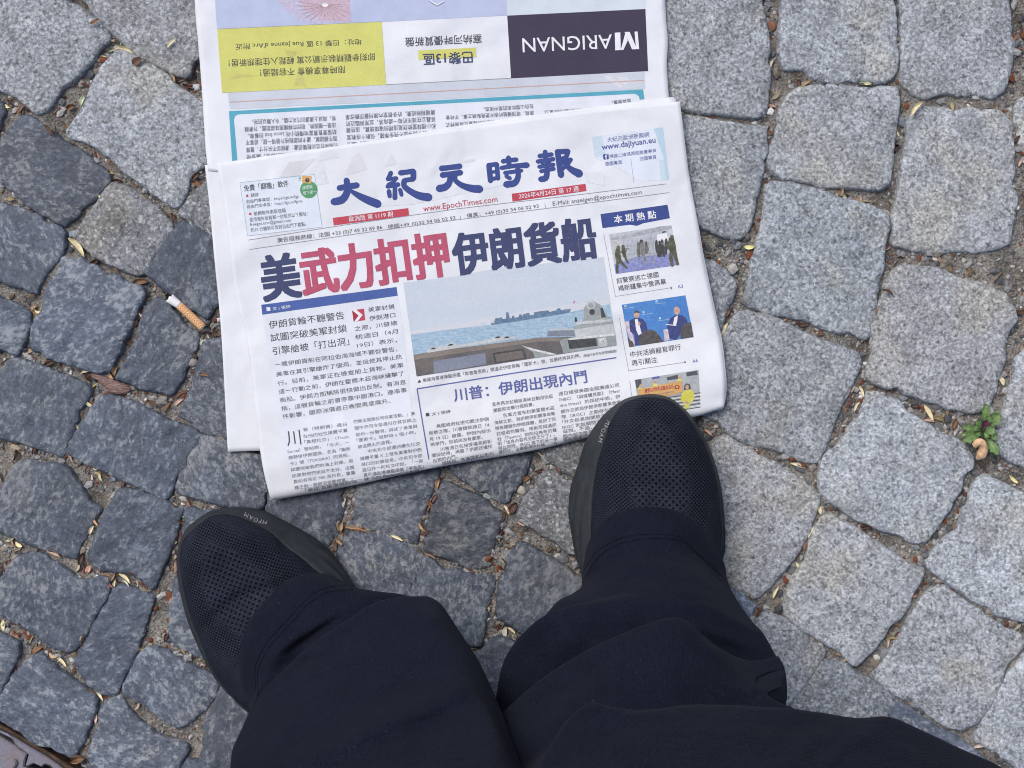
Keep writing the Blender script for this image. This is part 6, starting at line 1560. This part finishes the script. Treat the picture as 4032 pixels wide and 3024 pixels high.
# small loose scales at the spots where the photo shows them, too small to single out
EXTRA = [('A',1205,548,'r'),('A',1165,520,'o'),('A',540,550,'r'),('A',425,828,'o'),('A',385,708,'b'),('A',400,608,'r'),('A',535,650,'y'),('A',1065,1380,'b'),('A',1120,1410,'b'),('A',1265,1195,'o'),('A',640,1266,'y'),('A',60,1290,'t'),('A',180,1360,'b'),('A',130,700,'o'),('A',460,942,'b'),('A',680,322,'r'),('A',700,1110,'t'),('A',620,145,'o'),
 ('D',205,260,'o'),('D',735,75,'o'),('D',595,40,'b'),('D',875,437,'b'),('D',1265,742,'o'),('D',1395,495,'r'),('D',1330,500,'b'),('D',1320,560,'y'),('D',210,340,'t'),('D',215,372,'t'),('D',25,680,'b'),('D',315,697,'r'),('D',375,712,'r'),('D',490,728,'b'),('D',545,782,'r'),('D',700,765,'t'),('D',565,960,'y'),('D',220,1255,'r'),('D',85,1290,'r'),('D',560,1385,'o'),('D',620,1420,'t'),('D',645,1430,'y'),('D',685,1415,'b'),('D',790,1480,'b'),('D',1220,1605,'o'),('D',180,610,'t'),
 ('G',45,180,'y'),('G',70,215,'p'),('G',95,240,'p'),('G',60,200,'t'),('G',110,215,'y'),('G',40,350,'o'),('G',55,345,'y'),('G',240,243,'o'),('G',620,60,'p'),('G',570,370,'p'),('G',485,355,'p'),('G',700,430,'t'),('G',690,410,'o'),('G',720,425,'t'),('G',855,395,'r'),('G',930,485,'b'),('G',705,475,'o'),('G',205,875,'t'),('G',230,905,'o'),('G',340,930,'p'),('G',120,1010,'b'),('G',100,1040,'b'),('G',70,790,'o'),('G',85,800,'t'),('G',20,740,'y'),('G',140,740,'r'),('G',920,880,'t'),('G',1070,820,'r'),('G',1335,970,'t'),('G',880,1262,'p'),('G',615,1346,'y'),('G',460,1030,'r'),('G',480,930,'o'),('G',1180,60,'b'),('G',1145,290,'t'),('G',1140,360,'t'),('G',1390,1050,'y'),('G',600,1160,'b'),
 ('P',560,700,'t'),('P',540,740,'b'),('P',1205,332,'t'),('P',1175,440,'b'),('P',1160,470,'o'),('P',1130,500,'b'),('P',1102,620,'t'),('P',1108,665,'r'),('P',1605,660,'r'),('P',1603,690,'t'),('P',1935,770,'b'),('P',1745,602,'p'),('P',1645,1308,'y'),('P',1780,320,'o'),('P',1630,560,'r'),('P',1980,250,'b'),('P',2070,790,'b'),('P',1875,262,'r'),('P',1720,1290,'y'),
 ('C',545,830,'o'),('C',550,850,'b'),('C',480,1470,'b'),('C',440,1600,'y'),('C',560,590,'b'),('C',600,610,'t'),('C',580,690,'t'),('C',1150,1297,'t'),('C',1330,1610,'p'),('C',1320,1590,'r'),('C',2190,300,'o'),('C',2160,250,'o'),('C',2195,1050,'p'),('C',2165,900,'r'),('C',2170,800,'o'),('C',530,30,'r'),('C',585,400,'y'),('C',750,540,'b'),('C',1190,545,'y'),('C',1740,690,'t'),('C',1420,690,'b'),('C',1050,1265,'y'),('C',415,1525,'o'),
 ('F',305,345,'b'),('F',300,375,'o'),('F',740,420,'r'),('F',790,440,'r'),('F',900,510,'b'),('F',1110,870,'t'),('F',1240,880,'o'),('F',1090,955,'r'),('F',1665,1058,'t'),('F',1725,1005,'o'),('F',1770,1085,'o'),('F',1520,975,'r'),('F',1750,80,'o'),('F',1860,100,'o'),('F',2040,130,'t'),('F',2190,360,'r'),('F',2070,810,'y'),('F',1985,1335,'o'),('F',2165,1445,'y'),('F',1830,1535,'r'),('F',900,1650,'y'),('F',1680,15,'t'),('F',1320,240,'r'),('F',1390,50,'r'),('F',1245,350,'o'),
 ('I',780,215,'o'),('I',485,650,'r'),('I',500,640,'b'),('I',1362,822,'t'),('I',1015,940,'t'),('I',1180,95,'r'),('I',1200,105,'r'),('I',1755,95,'o'),('I',2180,745,'p'),('I',1500,560,'t'),('I',1920,1525,'y'),('I',740,355,'y'),('I',1050,960,'t')]
verts, faces, cols = [], [], []
for n_, (fr, x, y, tn) in enumerate(EXTRA):
    p = at(*fp(fr, x, y), 0); L_ = rnd.uniform(.0065,.0105); V_, F2_ = husk(L_, L_*rnd.uniform(.28,.62), rnd.uniform(.3,1.0), rnd.uniform(-.6,.6), n_, 9, 5); b0 = len(verts)
    verts += place(V_, p.x, p.y, ground_z(p.x, p.y)+.0022, rnd.uniform(0,6.28), rnd.uniform(-.5,.5), rnd.uniform(-.3,.3)); cc = tuple(c_*rnd.uniform(.8,1.15) for c_ in LC[tn]); cols += [cc]*len(V_); faces += [tuple(b0+k for k in f_) for f_ in F2_]
tag(tint_mesh('leaf_litter', verts, faces, cols, M_LITTER, True), 'loose brown, tan and cream bud scales strewn along the joints', 'leaf litter', kind='stuff')
print('objects', len(scene.objects))
